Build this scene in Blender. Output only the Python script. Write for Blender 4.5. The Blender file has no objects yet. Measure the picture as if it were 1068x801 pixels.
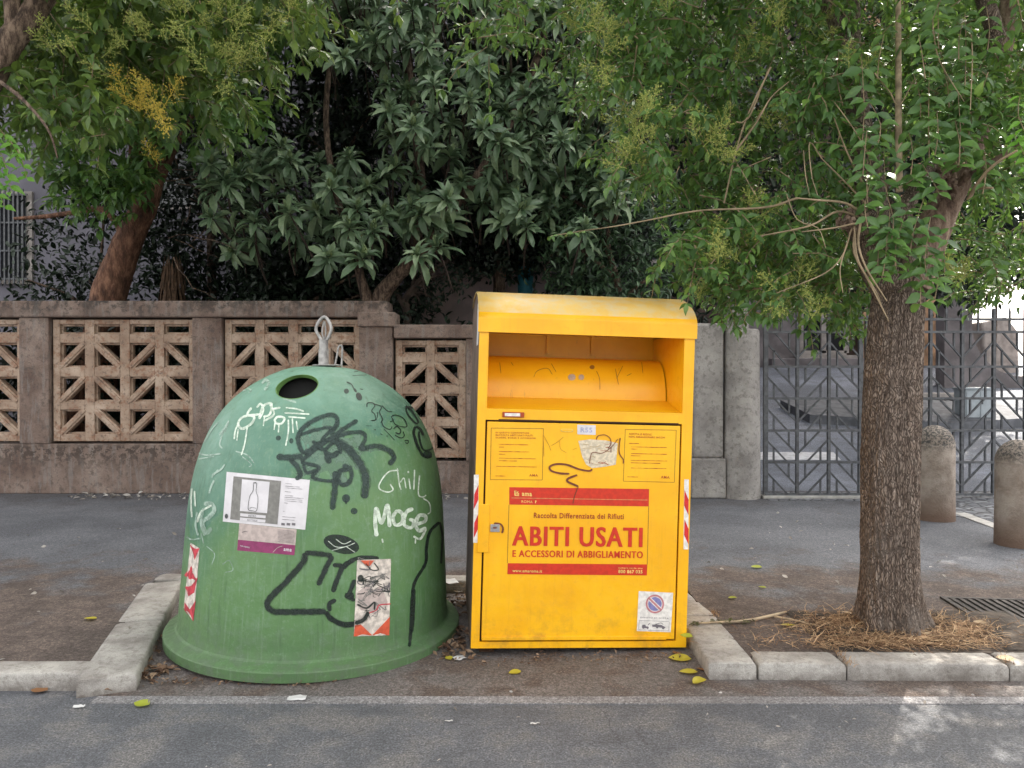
import bpy, bmesh, math, random
import numpy as np
from mathutils import Vector, Matrix, noise
from mathutils.bvhtree import BVHTree

R = math.radians
rng = np.random.default_rng(7)
random.seed(7)
scene = bpy.context.scene
COL = scene.collection

# ------------------------------------------------------------------ camera
F = 771.0; CX = 534.0; CY = 400.5; PITCH = R(0.41)
CAMP = Vector((0, 0, 1.5))
cam_d = bpy.data.cameras.new('camera'); cam = bpy.data.objects.new('camera', cam_d); COL.objects.link(cam)
cam.location = CAMP; cam.rotation_euler = (R(90) - PITCH, 0, 0)
cam_d.sensor_width = 36; cam_d.lens = 36 * F / 1068; cam_d.clip_start = 0.05; cam_d.clip_end = 3000
scene.camera = cam
# ------------------------------------------------------------------ light
SUN_EL = R(47); SUN_DIR = Vector((0.556, 0.831, 0)).normalized()      # towards the sun, on the ground
world = bpy.data.worlds.new('World'); scene.world = world; world.use_nodes = True
wn = world.node_tree; wn.nodes.clear()
sky = wn.nodes.new('ShaderNodeTexSky'); sky.sky_type = 'NISHITA'; sky.sun_disc = False
sky.sun_elevation = SUN_EL; sky.sun_rotation = math.atan2(SUN_DIR.x, SUN_DIR.y)
sky.air_density = 1.0; sky.dust_density = 4.0; sky.ozone_density = 0.6
hs = wn.nodes.new('ShaderNodeHueSaturation'); hs.inputs['Saturation'].default_value = 0.24
bg = wn.nodes.new('ShaderNodeBackground'); bg.inputs['Strength'].default_value = 0.15
wo = wn.nodes.new('ShaderNodeOutputWorld')
wt = wn.nodes.new('ShaderNodeMix'); wt.data_type = 'RGBA'; wt.blend_type = 'MULTIPLY'; wt.inputs[0].default_value = 1; wt.inputs[7].default_value = (1.05, 1.0, .93, 1)   # summer dust in the air
wn.links.new(sky.outputs[0], hs.inputs['Color']); wn.links.new(hs.outputs[0], wt.inputs[6]); wn.links.new(wt.outputs[2], bg.inputs['Color']); wn.links.new(bg.outputs[0], wo.inputs[0])
sd = bpy.data.lights.new('sun', 'SUN'); sd.energy = 2.0; sd.angle = R(0.55); sd.color = (1.0, 0.93, 0.82)
sun = bpy.data.objects.new('sun', sd); COL.objects.link(sun)
d3 = Vector((SUN_DIR.x * math.cos(SUN_EL), SUN_DIR.y * math.cos(SUN_EL), math.sin(SUN_EL)))
sun.rotation_euler = (-d3).to_track_quat('-Z', 'Y').to_euler(); sun.location = (10, 12, 30)
scene.view_settings.view_transform = 'Standard'; scene.view_settings.look = 'None'
scene.view_settings.exposure = 2.25; scene.view_settings.gamma = 1
scene.render.engine = 'CYCLES'
scene.cycles.max_bounces = 6; scene.cycles.diffuse_bounces = 4; scene.cycles.glossy_bounces = 3
scene.cycles.transmission_bounces = 3; scene.cycles.transparent_max_bounces = 4

# ------------------------------------------------------------------ helpers
def ray(px, py):
    """a direction through a point measured on the photograph (1068 x 801)"""
    x = px - CX; z = -(py - CY); y = F
    c, s = math.cos(-PITCH), math.sin(-PITCH)
    return Vector((x, y * c - z * s, y * s + z * c)).normalized()
def at(px, py, Y):
    d = ray(px, py); return CAMP + d * (Y / d.y)
def gnd(px, py, z=0.0):
    d = ray(px, py); return CAMP + d * ((z - CAMP.z) / d.z)

class MB:
    def __init__(s): s.v = []; s.f = []; s.m = []; s.sm = []
    def add(s, verts, faces, mi=0, smooth=False):
        b = len(s.v); s.v += [tuple(p) for p in verts]
        for f in faces: s.f.append(tuple(i + b for i in f)); s.m.append(mi); s.sm.append(smooth)
    def box(s, a, b, mi=0, M=None):
        (x0, y0, z0), (x1, y1, z1) = a, b
        vs = [Vector(p) for p in ((x0,y0,z0),(x1,y0,z0),(x1,y1,z0),(x0,y1,z0),(x0,y0,z1),(x1,y0,z1),(x1,y1,z1),(x0,y1,z1))]
        if M: vs = [M @ p for p in vs]
        s.add(vs, [(0,3,2,1),(4,5,6,7),(0,1,5,4),(1,2,6,5),(2,3,7,6),(3,0,4,7)], mi)
    def bar(s, p, q, w, d, mi=0, n=Vector((0,-1,0))):
        """square bar from p to q, w across, d along n"""
        p = Vector(p); q = Vector(q); t = (q - p).normalized(); n = (n - t * n.dot(t)).normalized(); u = t.cross(n)
        vs = []
        for c in (p, q):
            for a, b in ((-1,-1),(1,-1),(1,1),(-1,1)): vs.append(c + u * (a * w / 2) + n * (b * d / 2))
        s.add(vs, [(0,1,2,3),(7,6,5,4),(0,4,5,1),(1,5,6,2),(2,6,7,3),(3,7,4,0)], mi)
    def tube(s, pts, rad, seg=8, mi=0, caps=True, smooth=True):
        pts = [Vector(p) for p in pts]; n = len(pts)
        if not hasattr(rad, '__len__'): rad = [rad] * n
        up = Vector((0.13, 0.21, 1)).normalized(); vs = []; prev = None
        for i, p in enumerate(pts):
            t = (pts[min(i+1, n-1)] - pts[max(i-1, 0)]).normalized()
            a = prev if prev is not None else (up if abs(t.dot(up)) < .95 else Vector((1,0,0)))
            a = (a - t * a.dot(t)).normalized(); prev = a; b = t.cross(a)
            for k in range(seg):
                an = 2 * math.pi * k / seg; vs.append(p + (a * math.cos(an) + b * math.sin(an)) * rad[i])
        fs = [(i*seg+k, i*seg+(k+1)%seg, (i+1)*seg+(k+1)%seg, (i+1)*seg+k) for i in range(n-1) for k in range(seg)]
        s.add(vs, fs, mi, smooth)
        if caps:
            s.add(vs[:seg], [tuple(range(seg))[::-1]], mi); s.add(vs[-seg:], [tuple(range(seg))], mi)
    def lathe(s, prof, c, seg=64, mi=0, smooth=True, M=None):
        vs = []
        for r, z in prof:
            for k in range(seg):
                a = 2*math.pi*k/seg; p = Vector((c[0] + r*math.cos(a), c[1] + r*math.sin(a), c[2] + z)); vs.append(M @ p if M else p)
        n = len(prof)
        s.add(vs, [(i*seg+k, i*seg+(k+1)%seg, (i+1)*seg+(k+1)%seg, (i+1)*seg+k) for i in range(n-1) for k in range(seg)], mi, smooth)
    def mesh(s, name):
        me = bpy.data.meshes.new(name); me.from_pydata(s.v, [], s.f)
        me.polygons.foreach_set('material_index', s.m); me.polygons.foreach_set('use_smooth', s.sm); me.update(); return me

def wm(o):
    m = o.matrix_basis.copy()
    while o.parent: o = o.parent; m = o.matrix_basis @ m
    return m
def obj(name, mb, mats, parent=None, loc=None, bevel=0, fix=True):
    """link one mesh object; geometry is given in world space and moved into the parent's space"""
    me = mb.mesh(name) if isinstance(mb, MB) else mb
    for m in (mats if isinstance(mats, (list, tuple)) else [mats]): me.materials.append(m)
    o = bpy.data.objects.new(name, me); COL.objects.link(o)
    if parent is not None:
        me.transform(wm(parent).inverted()); o.parent = parent
    elif loc is not None:
        me.transform(Matrix.Translation(-Vector(loc))); o.location = loc
    if fix and len(me.polygons) < 60000:
        bm = bmesh.new(); bm.from_mesh(me); bmesh.ops.recalc_face_normals(bm, faces=bm.faces) if bevel else None; bm.to_mesh(me); bm.free()
    if bevel:
        b = o.modifiers.new('bevel', 'BEVEL'); b.width = bevel; b.segments = 2; b.limit_method = 'ANGLE'; b.angle_limit = R(40)
    return o
def tag(o, label=None, cat=None, group=None, kind=None):
    if label: o['label'] = label
    if cat: o['category'] = cat
    if group: o['group'] = group
    if kind: o['kind'] = kind
    return o
def empty(name, loc, label, cat, group=None, rot=None):
    o = bpy.data.objects.new(name, None); COL.objects.link(o); o.empty_display_size = .1
    o.location = loc
    if rot: o.rotation_euler = rot
    return tag(o, label, cat, group)
def struct(name, mb, mats, **k): return tag(obj(name, mb, mats, **k), kind='structure')

# ------------------------------------------------------------------ materials
class NT:
    def __init__(s, name):
        s.m = bpy.data.materials.new(name); s.m.use_nodes = True; s.t = s.m.node_tree; s.t.nodes.clear()
        s.out = s.n('ShaderNodeOutputMaterial'); s.b = s.n('ShaderNodeBsdfPrincipled'); s.l(s.b.outputs[0], s.out.inputs[0])
        s.tc = s.n('ShaderNodeTexCoord')
    def n(s, t, **k):
        x = s.t.nodes.new(t)
        for a, b in k.items(): setattr(x, a, b)
        return x
    def l(s, a, b): s.t.links.new(a, b)
    def noise(s, scale, detail=4, rough=.55, vec=None, stretch=None):
        x = s.n('ShaderNodeTexNoise'); x.inputs['Scale'].default_value = scale; x.inputs['Detail'].default_value = detail; x.inputs['Roughness'].default_value = rough
        v = vec or s.tc.outputs['Object']
        if stretch:
            mp = s.n('ShaderNodeMapping'); mp.inputs['Scale'].default_value = stretch; s.l(v, mp.inputs[0]); v = mp.outputs[0]
        s.l(v, x.inputs['Vector'])
        return s.maprange(x.outputs['Fac'], .27, .73) if detail > 2 else x.outputs['Fac']
    def ramp(s, fac, stops):
        x = s.n('ShaderNodeValToRGB'); e = x.color_ramp.elements
        while len(e) < len(stops): e.new(.5)
        for el, (p, c) in zip(e, stops): el.position = p; el.color = (*c, 1) if hasattr(c, '__len__') else (c, c, c, 1)
        s.l(fac, x.inputs[0]); return x.outputs[0]
    def mix(s, fac, a, b, mode='MIX'):
        x = s.n('ShaderNodeMix', data_type='RGBA', blend_type=mode)
        for i, v in ((0, fac), (6, a), (7, b)):
            if hasattr(v, 'is_linked') or isinstance(v, bpy.types.NodeSocket): s.l(v, x.inputs[i])
            elif i == 0: x.inputs[0].default_value = v
            else: x.inputs[i].default_value = (*v, 1)
        return x.outputs[2]
    def bump(s, h, strength=.3, dist=.01, prev=None):
        x = s.n('ShaderNodeBump'); x.inputs['Strength'].default_value = strength; x.inputs['Distance'].default_value = dist
        s.l(h, x.inputs['Height']);
        if prev: s.l(prev, x.inputs['Normal'])
        s.l(x.outputs[0], s.b.inputs['Normal']); return x.outputs[0]
    def col(s, c):
        if isinstance(c, bpy.types.NodeSocket): s.l(c, s.b.inputs['Base Color'])
        else: s.b.inputs['Base Color'].default_value = (*c, 1)
    def rough(s, v):
        if isinstance(v, bpy.types.NodeSocket): s.l(v, s.b.inputs['Roughness'])
        else: s.b.inputs['Roughness'].default_value = v
    def sep(s, o='Object'):
        x = s.n('ShaderNodeSeparateXYZ'); s.l(s.tc.outputs[o], x.inputs[0]); return x.outputs
    def maprange(s, v, a, b, c=0, d=1):
        x = s.n('ShaderNodeMapRange'); s.l(v, x.inputs[0])
        for i, q in enumerate((a, b, c, d)): x.inputs[i+1].default_value = q
        return x.outputs[0]
    def math(s, op, a, b=0):
        x = s.n('ShaderNodeMath', operation=op)
        for i, v in enumerate((a, b)):
            if isinstance(v, bpy.types.NodeSocket): s.l(v, x.inputs[i])
            else: x.inputs[i].default_value = v
        return x.outputs[0]
def simple(name, c, rough=.6, var=.15, scale=12, bump=0, bscale=60, metal=0):
    t = NT(name)
    lo = tuple(x*(1-var) for x in c); hi = tuple(min(1, x*(1+var)) for x in c)
    t.col(t.ramp(t.noise(scale), [(.3, lo), (.7, hi)])); t.rough(rough); t.b.inputs['Metallic'].default_value = metal
    if bump: t.bump(t.noise(bscale), bump, .004)
    return t.m

def asphalt(name, base, warm=None, crack=True, patch=.25):
    t = NT(name)
    big = t.noise(.55, 5, .6); mid = t.noise(3.5, 6, .65); fine = t.noise(120, 3, .75); grit = t.noise(48, 4, .8)
    lo = tuple(x*(1-patch) for x in base); hi = tuple(x*(1+patch) for x in base)
    c = t.ramp(big, [(.32, lo), (.68, hi)])
    if warm: c = t.mix(t.ramp(mid, [(.42, 0.), (.72, 1.)]), c, warm)
    c = t.mix(t.ramp(mid, [(.25, .55), (.6, 0.)]), c, tuple(x*.6 for x in base))
    sp = t.ramp(fine, [(.12, .35), (.4, .85), (.6, 1.05), (.88, 1.9)])
    c = t.mix(1.0, c, sp, 'MULTIPLY')
    v = t.n('ShaderNodeTexVoronoi'); v.feature = 'F1'; v.inputs['Scale'].default_value = 26; t.l(t.tc.outputs['Object'], v.inputs['Vector'])
    c = t.mix(1.0, c, t.ramp(grit, [(.2, .72), (.55, 1.0), (.85, 1.35)]), 'MULTIPLY')
    dots = t.ramp(v.outputs['Distance'], [(.08, 1.), (.12, 0.)])
    dots = t.math('MULTIPLY', dots, t.ramp(t.noise(7, 2), [(.52, 0.), (.6, .7)]))
    c = t.mix(dots, c, (.33, .30, .27))
    cv = t.n('ShaderNodeTexVoronoi'); cv.feature = 'DISTANCE_TO_EDGE'; cv.inputs['Scale'].default_value = .85
    wv = t.n('ShaderNodeVectorMath', operation='ADD'); nz = t.n('ShaderNodeTexNoise'); nz.inputs['Scale'].default_value = 2.5; nz.inputs['Detail'].default_value = 6; t.l(t.tc.outputs['Object'], nz.inputs[0])
    sc = t.n('ShaderNodeVectorMath', operation='SCALE'); sc.inputs['Scale'].default_value = .8; t.l(nz.outputs['Color'], sc.inputs[0]); t.l(t.tc.outputs['Object'], wv.inputs[0]); t.l(sc.outputs[0], wv.inputs[1]); t.l(wv.outputs[0], cv.inputs['Vector'])
    ck = t.math('MULTIPLY', t.ramp(cv.outputs['Distance'], [(.0, 1.), (.006, 0.)]), t.ramp(t.noise(.9, 3), [(.5, 0.), (.65, .7)]))
    c = t.mix(ck, c, tuple(x*.35 for x in base))
    c = t.mix(t.ramp(t.noise(1.7, 4, .5, stretch=(.25, 2.2, 1)), [(.6, 0.), (.9, .35)]), c, tuple(x*.55 for x in base))
    t.col(c); t.rough(t.ramp(mid, [(.3, .72), (.7, .93)]))
    h = t.math('ADD', fine, grit); t.bump(h, .55, .006)
    return t
# road, bay, pavement
t = asphalt('road_asphalt', (.130, .136, .152), warm=(.158, .154, .154), patch=.16); M_ROAD = t.m
t = asphalt('bay_asphalt', (.185, .165, .158), warm=(.12, .092, .078), patch=.2); M_BAY = t.m
t = asphalt('gutter_concrete', (.27, .262, .268), patch=.15); M_GUT = t.m
# pavement: blue-grey asphalt, trodden earth-brown grime near the kerb
t = NT('pavement_asphalt')
s3 = t.sep(); mid = t.noise(2.2, 6, .65); fine = t.noise(120, 3, .75)
yb = t.math('ADD', s3[1], t.math('MULTIPLY', t.math('SUBTRACT', mid, .5), 2.4))
dirt = t.maprange(yb, 5.9, 4.9)
wallb = t.maprange(yb, 8.0, 9.0)
c = t.ramp(t.noise(.8, 5, .6), [(.3, (.100, .105, .120)), (.7, (.148, .154, .172))])
c = t.mix(t.math('MULTIPLY', dirt, .9), c, t.ramp(t.noise(5, 6, .7), [(.3, (.075, .054, .043)), (.7, (.135, .100, .082))]))
c = t.mix(t.math('MULTIPLY', wallb, .5), c, (.07, .06, .06))
c = t.mix(1.0, c, t.ramp(fine, [(.12, .35), (.4, .85), (.6, 1.05), (.88, 1.8)]), 'MULTIPLY')
v = t.n('ShaderNodeTexVoronoi'); v.inputs['Scale'].default_value = 14; t.l(t.tc.outputs['Object'], v.inputs['Vector'])
dots = t.math('MULTIPLY', t.ramp(v.outputs['Distance'], [(.06, 1.), (.09, 0.)]), t.ramp(t.noise(5, 2), [(.50, 0.), (.58, .6)]))
c = t.mix(dots, c, (.30, .26, .21))
c = t.mix(1.0, c, t.ramp(t.noise(40, 4, .8), [(.2, .75), (.55, 1.0), (.85, 1.3)]), 'MULTIPLY')
t.col(c); t.rough(.88); t.bump(t.math('ADD', fine, mid), .5, .006); M_PAVE = t.m

t = NT('kerb_stone'); c = t.ramp(t.noise(4, 6, .65), [(.2, (.24, .22, .20)), (.5, (.36, .34, .315)), (.8, (.47, .45, .415))])
c = t.mix(t.ramp(t.noise(28, 5, .7), [(.5, 0.), (.9, .6)]), c, (.15, .13, .11))
s3 = t.sep(); c = t.mix(t.math('MULTIPLY', t.maprange(s3[2], .05, .0), t.ramp(t.noise(12, 5, .7), [(.3, .2), (.7, .85)])), c, (.13, .11, .095))
c = t.mix(1.0, c, t.ramp(t.noise(300, 2), [(.3, .75), (.7, 1.2)]), 'MULTIPLY')
t.col(c); t.rough(.75); t.bump(t.math('ADD', t.noise(40, 5, .7), t.noise(9, 3)), .6, .008); M_KERB = t.m
M_SOIL = simple('soil', (.055, .042, .032), .95, .4, 9, .8, 40)
t = asphalt('far_asphalt', (.19, .205, .245), patch=.25); M_FAR = t.m
t = NT('cobbles'); v = t.n('ShaderNodeTexVoronoi'); v.feature = 'DISTANCE_TO_EDGE'; v.inputs['Scale'].default_value = 9; t.l(t.tc.outputs['Object'], v.inputs['Vector'])
t.col(t.mix(t.ramp(v.outputs['Distance'], [(.03, 0.), (.12, 1.)]), (.05, .05, .055), t.ramp(t.noise(6), [(.3, (.13, .14, .16)), (.7, (.24, .25, .27))])))
t.bump(t.ramp(v.outputs['Distance'], [(.0, 0.), (.2, 1.)]), .8, .02); t.rough(.7); M_COB = t.m

def sheet(pts, z):
    m = MB(); n = len(pts); m.add([(x, y, z) for x, y in pts], [tuple(range(n))])
    if z: m.add([(x, y, z) for x, y in pts] + [(x, y, z - .02) for x, y in pts], [(i, (i+1) % n, (i+1) % n + n, i+n) for i in range(n)])
    return m
road = struct('road', sheet([(-400, -400), (400, -400), (400, 400), (-400, 400)], 0), M_ROAD)
struct('gutter_strip', sheet([(-1.95, 3.40), (40, 3.33), (40, 3.405), (-1.95, 3.475)], .004), M_GUT)
struct('parking_bay', sheet([(-1.95, 3.476), (40, 3.407), (40, 3.75), (1.24, 3.75), (1.24, 5.3), (-2.5, 5.3), (-2.05, 3.6)], .004), M_BAY)
PZ = .08
pave = MB()
out = [(-60, 3.66), (-2.07, 3.66), (-2.54, 5.26), (1.18, 5.26), (1.18, 3.78), (60, 3.68), (60, 9.6), (-60, 9.6)]
n = len(out)
pave.add([(x, y, PZ) for x, y in out] + [(x, y, 0) for x, y in out], [tuple(range(n))] + [(i, i+n, (i+1) % n + n, (i+1) % n) for i in range(n)])
# the tree pit is bare earth laid 4 mm above
struct('pavement', pave, M_PAVE)
pit = [(1.62, 3.83), (3.05, 3.79), (3.0, 4.45), (1.72, 4.5)]
struct('tree_pit_soil', sheet(pit, PZ + .004), M_SOIL)

def kerb(p0, p1, w0, w1, side, h=PZ + .006, chip=0):
    """one kerb stone between plan points p0 and p1, width to the given side"""
    m = bmesh.new(); p0 = Vector((*p0, 0)); p1 = Vector((*p1, 0)); t_ = (p1 - p0).normalized(); s_ = Vector((-t_.y, t_.x, 0)) * side
    g = .004; p0 = p0 + t_ * g; p1 = p1 - t_ * g
    L = (p1 - p0).length; nu = max(2, int(L / .03)); nw = 6; nh = 4
    # swept cross-section with a worn nose
    prof = [(0, 0), (0, .35), (0, .75), (.01, .93), (.045, 1.0), (.3, 1.0), (.6, 1.0), (.93, 1.0), (1, .95), (1, 0)]
    rows = []
    for i in range(nu + 1):
        f = i / nu; c = p0.lerp(p1, f); w = w0 + (w1 - w0) * f; row = []
        for a, b in prof:
            q = c + s_ * (a * w) + Vector((0, 0, b * h))
            nn = noise.noise(q * 6) * .0016 + noise.noise(q * 35) * .0022
            if b > 0: q += Vector((0, 0, nn * (1 if b > .9 else .3))) - s_ * (nn if a < .1 else 0)
            if b >= .75 and a < .1 and noise.noise(q * 14 + Vector((3, 7, 1))) > .33: q -= Vector((0, 0, .006)); q += s_ * .005
            if i in (0, nu) and b > .9: q -= Vector((0, 0, .006)); q += t_ * (.005 if i == 0 else -.005)
            row.append(m.verts.new(q))
        rows.append(row)
    k = len(prof)
    for i in range(nu):
        for j in range(k - 1): m.faces.new((rows[i][j], rows[i+1][j], rows[i+1][j+1], rows[i][j+1]))
    m.faces.new(rows[0][::-1]); m.faces.new(rows[-1])
    bmesh.ops.recalc_face_normals(m, faces=m.faces)
    for f in m.faces: f.smooth = len(f.verts) == 4
    me = bpy.data.meshes.new('kerb'); m.to_mesh(me); m.free()
    o = bpy.data.objects.new('kerb', me); COL.objects.link(o); me.materials.append(M_KERB); o['kind'] = 'structure'; return o
# along the road, left of the bay
for a, b in ((-6.4, -5.2), (-5.2, -3.55), (-3.55, -2.06)): kerb((a, 3.54), (b, 3.54), .16, .16, 1)
kerb((-1.80, 3.53), (-2.06, 4.36), .255, .245, 1); kerb((-2.06, 4.36), (-2.32, 5.2), .245, .235, 1)
for a, b in ((-2.55, -1.3), (-1.3, -.1), (-.1, 1.12)): kerb((a, 5.2), (b, 5.15), .16, .16, 1)
kerb((1.215, 4.42), (1.12, 5.3), .2, .17, 1); kerb((1.215, 3.66), (1.215, 4.42), .235, .22, 1)
xs = [1.222, 1.66, 2.46, 3.3, 4.4, 5.6]
for a, b in zip(xs[:-1], xs[1:]): kerb((a, 3.66 - (a-1.2)*.012), (b, 3.66 - (b-1.2)*.012), .175, .17, 1)

# behind the wall / gate
struct('garden_ground', sheet([(-60, 9.6), (2.6, 9.6), (2.6, 60), (-60, 60)], .10), M_SOIL)
m = MB(); prof = [(9.3, .076), (9.6, .10), (12, .42), (15, 1.0), (19, 1.78), (26, 2.0), (60, 2.2)]
vs = []; 
for y, z in prof: vs += [(2.6, y, z), (60, y, z)]
m.add(vs, [(2*i, 2*i+1, 2*i+3, 2*i+2) for i in range(len(prof)-1)])
struct('courtyard_drive', m, M_FAR)
def ramp_z(y):
    for (a, za), (b, zb) in zip(prof[:-1], prof[1:]):
        if a <= y <= b: return za + (zb-za)*(y-a)/(b-a)
    return 0.
struct('cobbled_apron', sheet([(4.6, 7.55), (12, 6.0), (12, 9.25), (3.0, 9.25), (3.0, 8.6), (4.2, 8.6)], PZ + .004), M_COB)
M_MARB = simple('pale_stone_edge', (.42, .41, .39), .7, .15, 10, .4)
a = gnd(998, 537, PZ); b = gnd(1060, 560, PZ); dd = (b - a).normalized(); nn_ = Vector((-dd.y, dd.x, 0))
q = [a - dd*.1, b + dd*3, b + dd*3 + nn_*.13, a - dd*.1 + nn_*.13]
struct('stone_edging', sheet([(p.x, p.y) for p in q], PZ + .008), M_MARB)
q0 = gnd(797, 519, PZ); m = MB(); m.box((2.97, 8.72, PZ), (4.9, 8.84, PZ + .035)); struct('gate_threshold', m, M_MARB, bevel=.006)

# ------------------------------------------------------------------ garden wall
t = NT('old_concrete')
s3 = t.sep()
c = t.ramp(t.noise(2.2, 6, .6), [(.1, (.15, .098, .078)), (.5, (.25, .18, .148)), (.9, (.36, .28, .235))])
c = t.mix(t.ramp(t.noise(14, 6, .75), [(.52, 0.), (.72, .65)]), c, (.10, .082, .074))
c = t.mix(t.ramp(t.noise(6, 4, .6, stretch=(2.5, 1, .35)), [(.55, 0.), (.75, .5)]), c, (.30, .27, .25))
top = t.maprange(s3[2], 2.16, 2.40)
st = t.math('MULTIPLY', top, t.ramp(t.noise(7, 6, .7), [(.38, 0.), (.6, 1.)]))
c = t.mix(t.math('MULTIPLY', st, .85), c, (.045, .040, .036))
# peeled dark band just above the plinth
bd = t.math('MULTIPLY', t.maprange(s3[2], .22, .50), t.maprange(s3[2], .66, .57))
c = t.mix(t.math('MULTIPLY', bd, t.ramp(t.noise(9, 6, .75), [(.46, 0.), (.56, .85)])), c, (.075, .055, .045))
c = t.mix(1.0, c, t.ramp(t.noise(160, 3), [(.3, .8), (.7, 1.15)]), 'MULTIPLY')
t.col(c); t.rough(.9); t.bump(t.math('ADD', t.noise(22, 6, .7), t.noise(120, 3)), .7, .01); M_CONC = t.m
t = NT('lattice_concrete')
c = t.ramp(t.noise(3, 6, .6), [(.1, (.27, .18, .13)), (.5, (.41, .30, .225)), (.9, (.54, .42, .33))])
c = t.mix(t.ramp(t.noise(11, 6, .75), [(.54, 0.), (.72, .7)]), c, (.27, .13, .075))
c = t.mix(t.ramp(t.noise(19, 5, .75), [(.58, 0.), (.76, .6)]), c, (.09, .07, .06))
t.col(c); t.rough(.9); t.bump(t.noise(50, 5, .7), .5, .006); M_LAT = t.m

WY = 9.12; S = WY / F
def wx(px): return (px - CX) * S
def wz(py): return at(534, py, WY).z
def lattice(name, cols, rows, label, parent, y=WY):
    """one perforated panel: cols/rows are the opening spans; first row has no diagonals"""
    m = MB(); Y0, Y1 = y + .05, y + .17
    x0, x1 = cols[0][0] - .085, cols[-1][1] + .085; zt, zb = rows[0][0] + .06, rows[-1][1] - .09
    vb = [x0] + [v_ for c_ in cols for v_ in c_] + [x1]; hb = [zt] + [v_ for r_ in rows for v_ in r_] + [zb]
    for i in range(0, len(vb), 2): m.box((vb[i], Y0, zb), (vb[i+1], Y1, zt))
    for i in range(0, len(hb), 2):
        for (a_, b_) in cols: m.box((a_, Y0 + .003, hb[i+1]), (b_, Y1 - .003, hb[i]))
    for ri, (z1, z0) in enumerate(rows):
        for ci, (a_, b_) in enumerate(cols):
            # recessed inner lip round the opening
            for (p_, q_) in (((a_, 0, z0), (b_, 0, z0)), ((a_, 0, z1), (b_, 0, z1)), ((a_, 0, z0), (a_, 0, z1)), ((b_, 0, z0), (b_, 0, z1))):
                m.bar((p_[0], y + .12, p_[2]), (q_[0], y + .12, q_[2]), .045, .06)
            if ri == 0: continue
            if ci % 2 == 0: p_, q_ = (a_, z0), (b_, z1)
            else: p_, q_ = (b_, z0), (a_, z1)
            m.bar((p_[0], y + .105, p_[1]), (q_[0], y + .105, q_[1]), .088, .10)
            m.bar((p_[0], y + .09, p_[1]), (q_[0], y + .09, q_[1]), .045, .10)
    return obj(name, m, M_LAT, parent, bevel=.007)
rows1 = [(wz(a_), wz(b_)) for a_, b_ in ((338, 348), (357.5, 383), (393, 419), (427.5, 453))]
W1 = empty('garden_wall', (wx(200), WY, PZ), 'long low concrete garden wall with pierced lattice panels, left behind the green bell', 'wall')
m = MB(); m.box((-16, WY, PZ), (wx(411), WY + .32, wz(463))); obj('plinth', m, M_CONC, W1, bevel=.012)
m = MB(); m.box((-16, WY - .05, wz(331)), (wx(405), WY + .36, wz(314))); obj('coping', m, M_CONC, W1, bevel=.02)
pitch = wx(232) - wx(51.5)
for i in range(-5, 1):
    off = i * pitch
    m = MB(); m.box((wx(200.5) + off, WY - .004, wz(463)), (wx(231.5) + off, WY + .30, wz(331))); obj('pillar', m, M_CONC, W1, bevel=.012)
m = MB(); m.box((wx(375), WY - .03, wz(463)), (wx(410), WY + .30, wz(341))); m.box((wx(374), WY - .07, wz(341)), (wx(413), WY + .34, wz(326))); obj('end_pillar', m, M_CONC, W1, bevel=.015)
c0 = [(60, 86), (96, 123), (133, 159.5), (169, 195.5)]
for i in range(-4, 2):
    sc = (wx(374) - wx(232)) / (wx(200.5) - wx(51.5)) if i == 1 else 1
    if i < 1: cols = [(wx(a_) + i*pitch, wx(b_) + i*pitch) for a_, b_ in c0]
    else: cols = [(wx(232) + (wx(a_) - wx(51.5))*sc, wx(232) + (wx(b_) - wx(51.5))*sc) for a_, b_ in c0]
    lattice('lattice_panel', cols, rows1, '', W1)
W2Y = WY - .03
W2 = empty('garden_wall', (wx(450), W2Y, PZ), 'lower stretch of pierced concrete wall between the green bell and the yellow container', 'wall')
X2a, X2b = wx(411), 2.14
m = MB(); m.box((X2a + .01, W2Y + .01, PZ), (X2b, W2Y + .30, wz(481))); obj('plinth', m, M_CONC, W2, bevel=.012)
m = MB(); m.box((X2a + .01, W2Y - .06, wz(353)), (X2b, W2Y + .34, wz(339))); obj('coping', m, M_CONC, W2, bevel=.015)
rows2 = [(wz(a_), wz(b_)) for a_, b_ in ((360, 369), (378, 401.5), (411, 437), (445, 470))]
x = X2a + .1
k = 0
while x < 1.7:
    cols = [(x + .0, x + .30), (x + .40, x + .70)]
    lattice('lattice_panel', cols, rows2, '', W2, W2Y)
    m = MB(); m.box((x + .79, W2Y + .002, wz(481)), (x + .95, W2Y + .27, wz(353))); obj('pillar', m, M_CONC, W2, bevel=.01)
    x += 1.05

# grey piers by the gate
t = NT('grey_render'); c = t.ramp(t.noise(3, 6, .6), [(.2, (.24, .225, .215)), (.8, (.42, .40, .38))])
s3 = t.sep(); c = t.mix(t.math('MULTIPLY', t.maprange(s3[2], 1.7, 2.2), t.ramp(t.noise(6, 5, .7), [(.4, 0.), (.6, .9)])), c, (.07, .065, .06))
c = t.mix(t.ramp(t.noise(18, 5, .7), [(.55, 0.), (.75, .5)]), c, (.13, .12, .11))
t.col(c); t.rough(.9); t.bump(t.noise(40, 5, .7), .5, .008); M_PIER = t.m
GY = 8.78; G = GY / F
def gx(px): return (px - CX) * G
def gz(py): return at(534, py, GY).z
P1 = empty('gate_pier', (gx(738), GY + .2, PZ), 'square grey rendered pier at the wall end, right of the yellow container', 'pier')
m = MB(); m.box((gx(724), GY, gz(478)), (gx(755), GY + .4, gz(337))); obj('shaft', m, M_PIER, P1, bevel=.03)
m = MB(); m.box((gx(721), GY - .03, PZ), (gx(757), GY + .44, gz(478))); obj('base', m, M_PIER, P1, bevel=.02)
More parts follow.
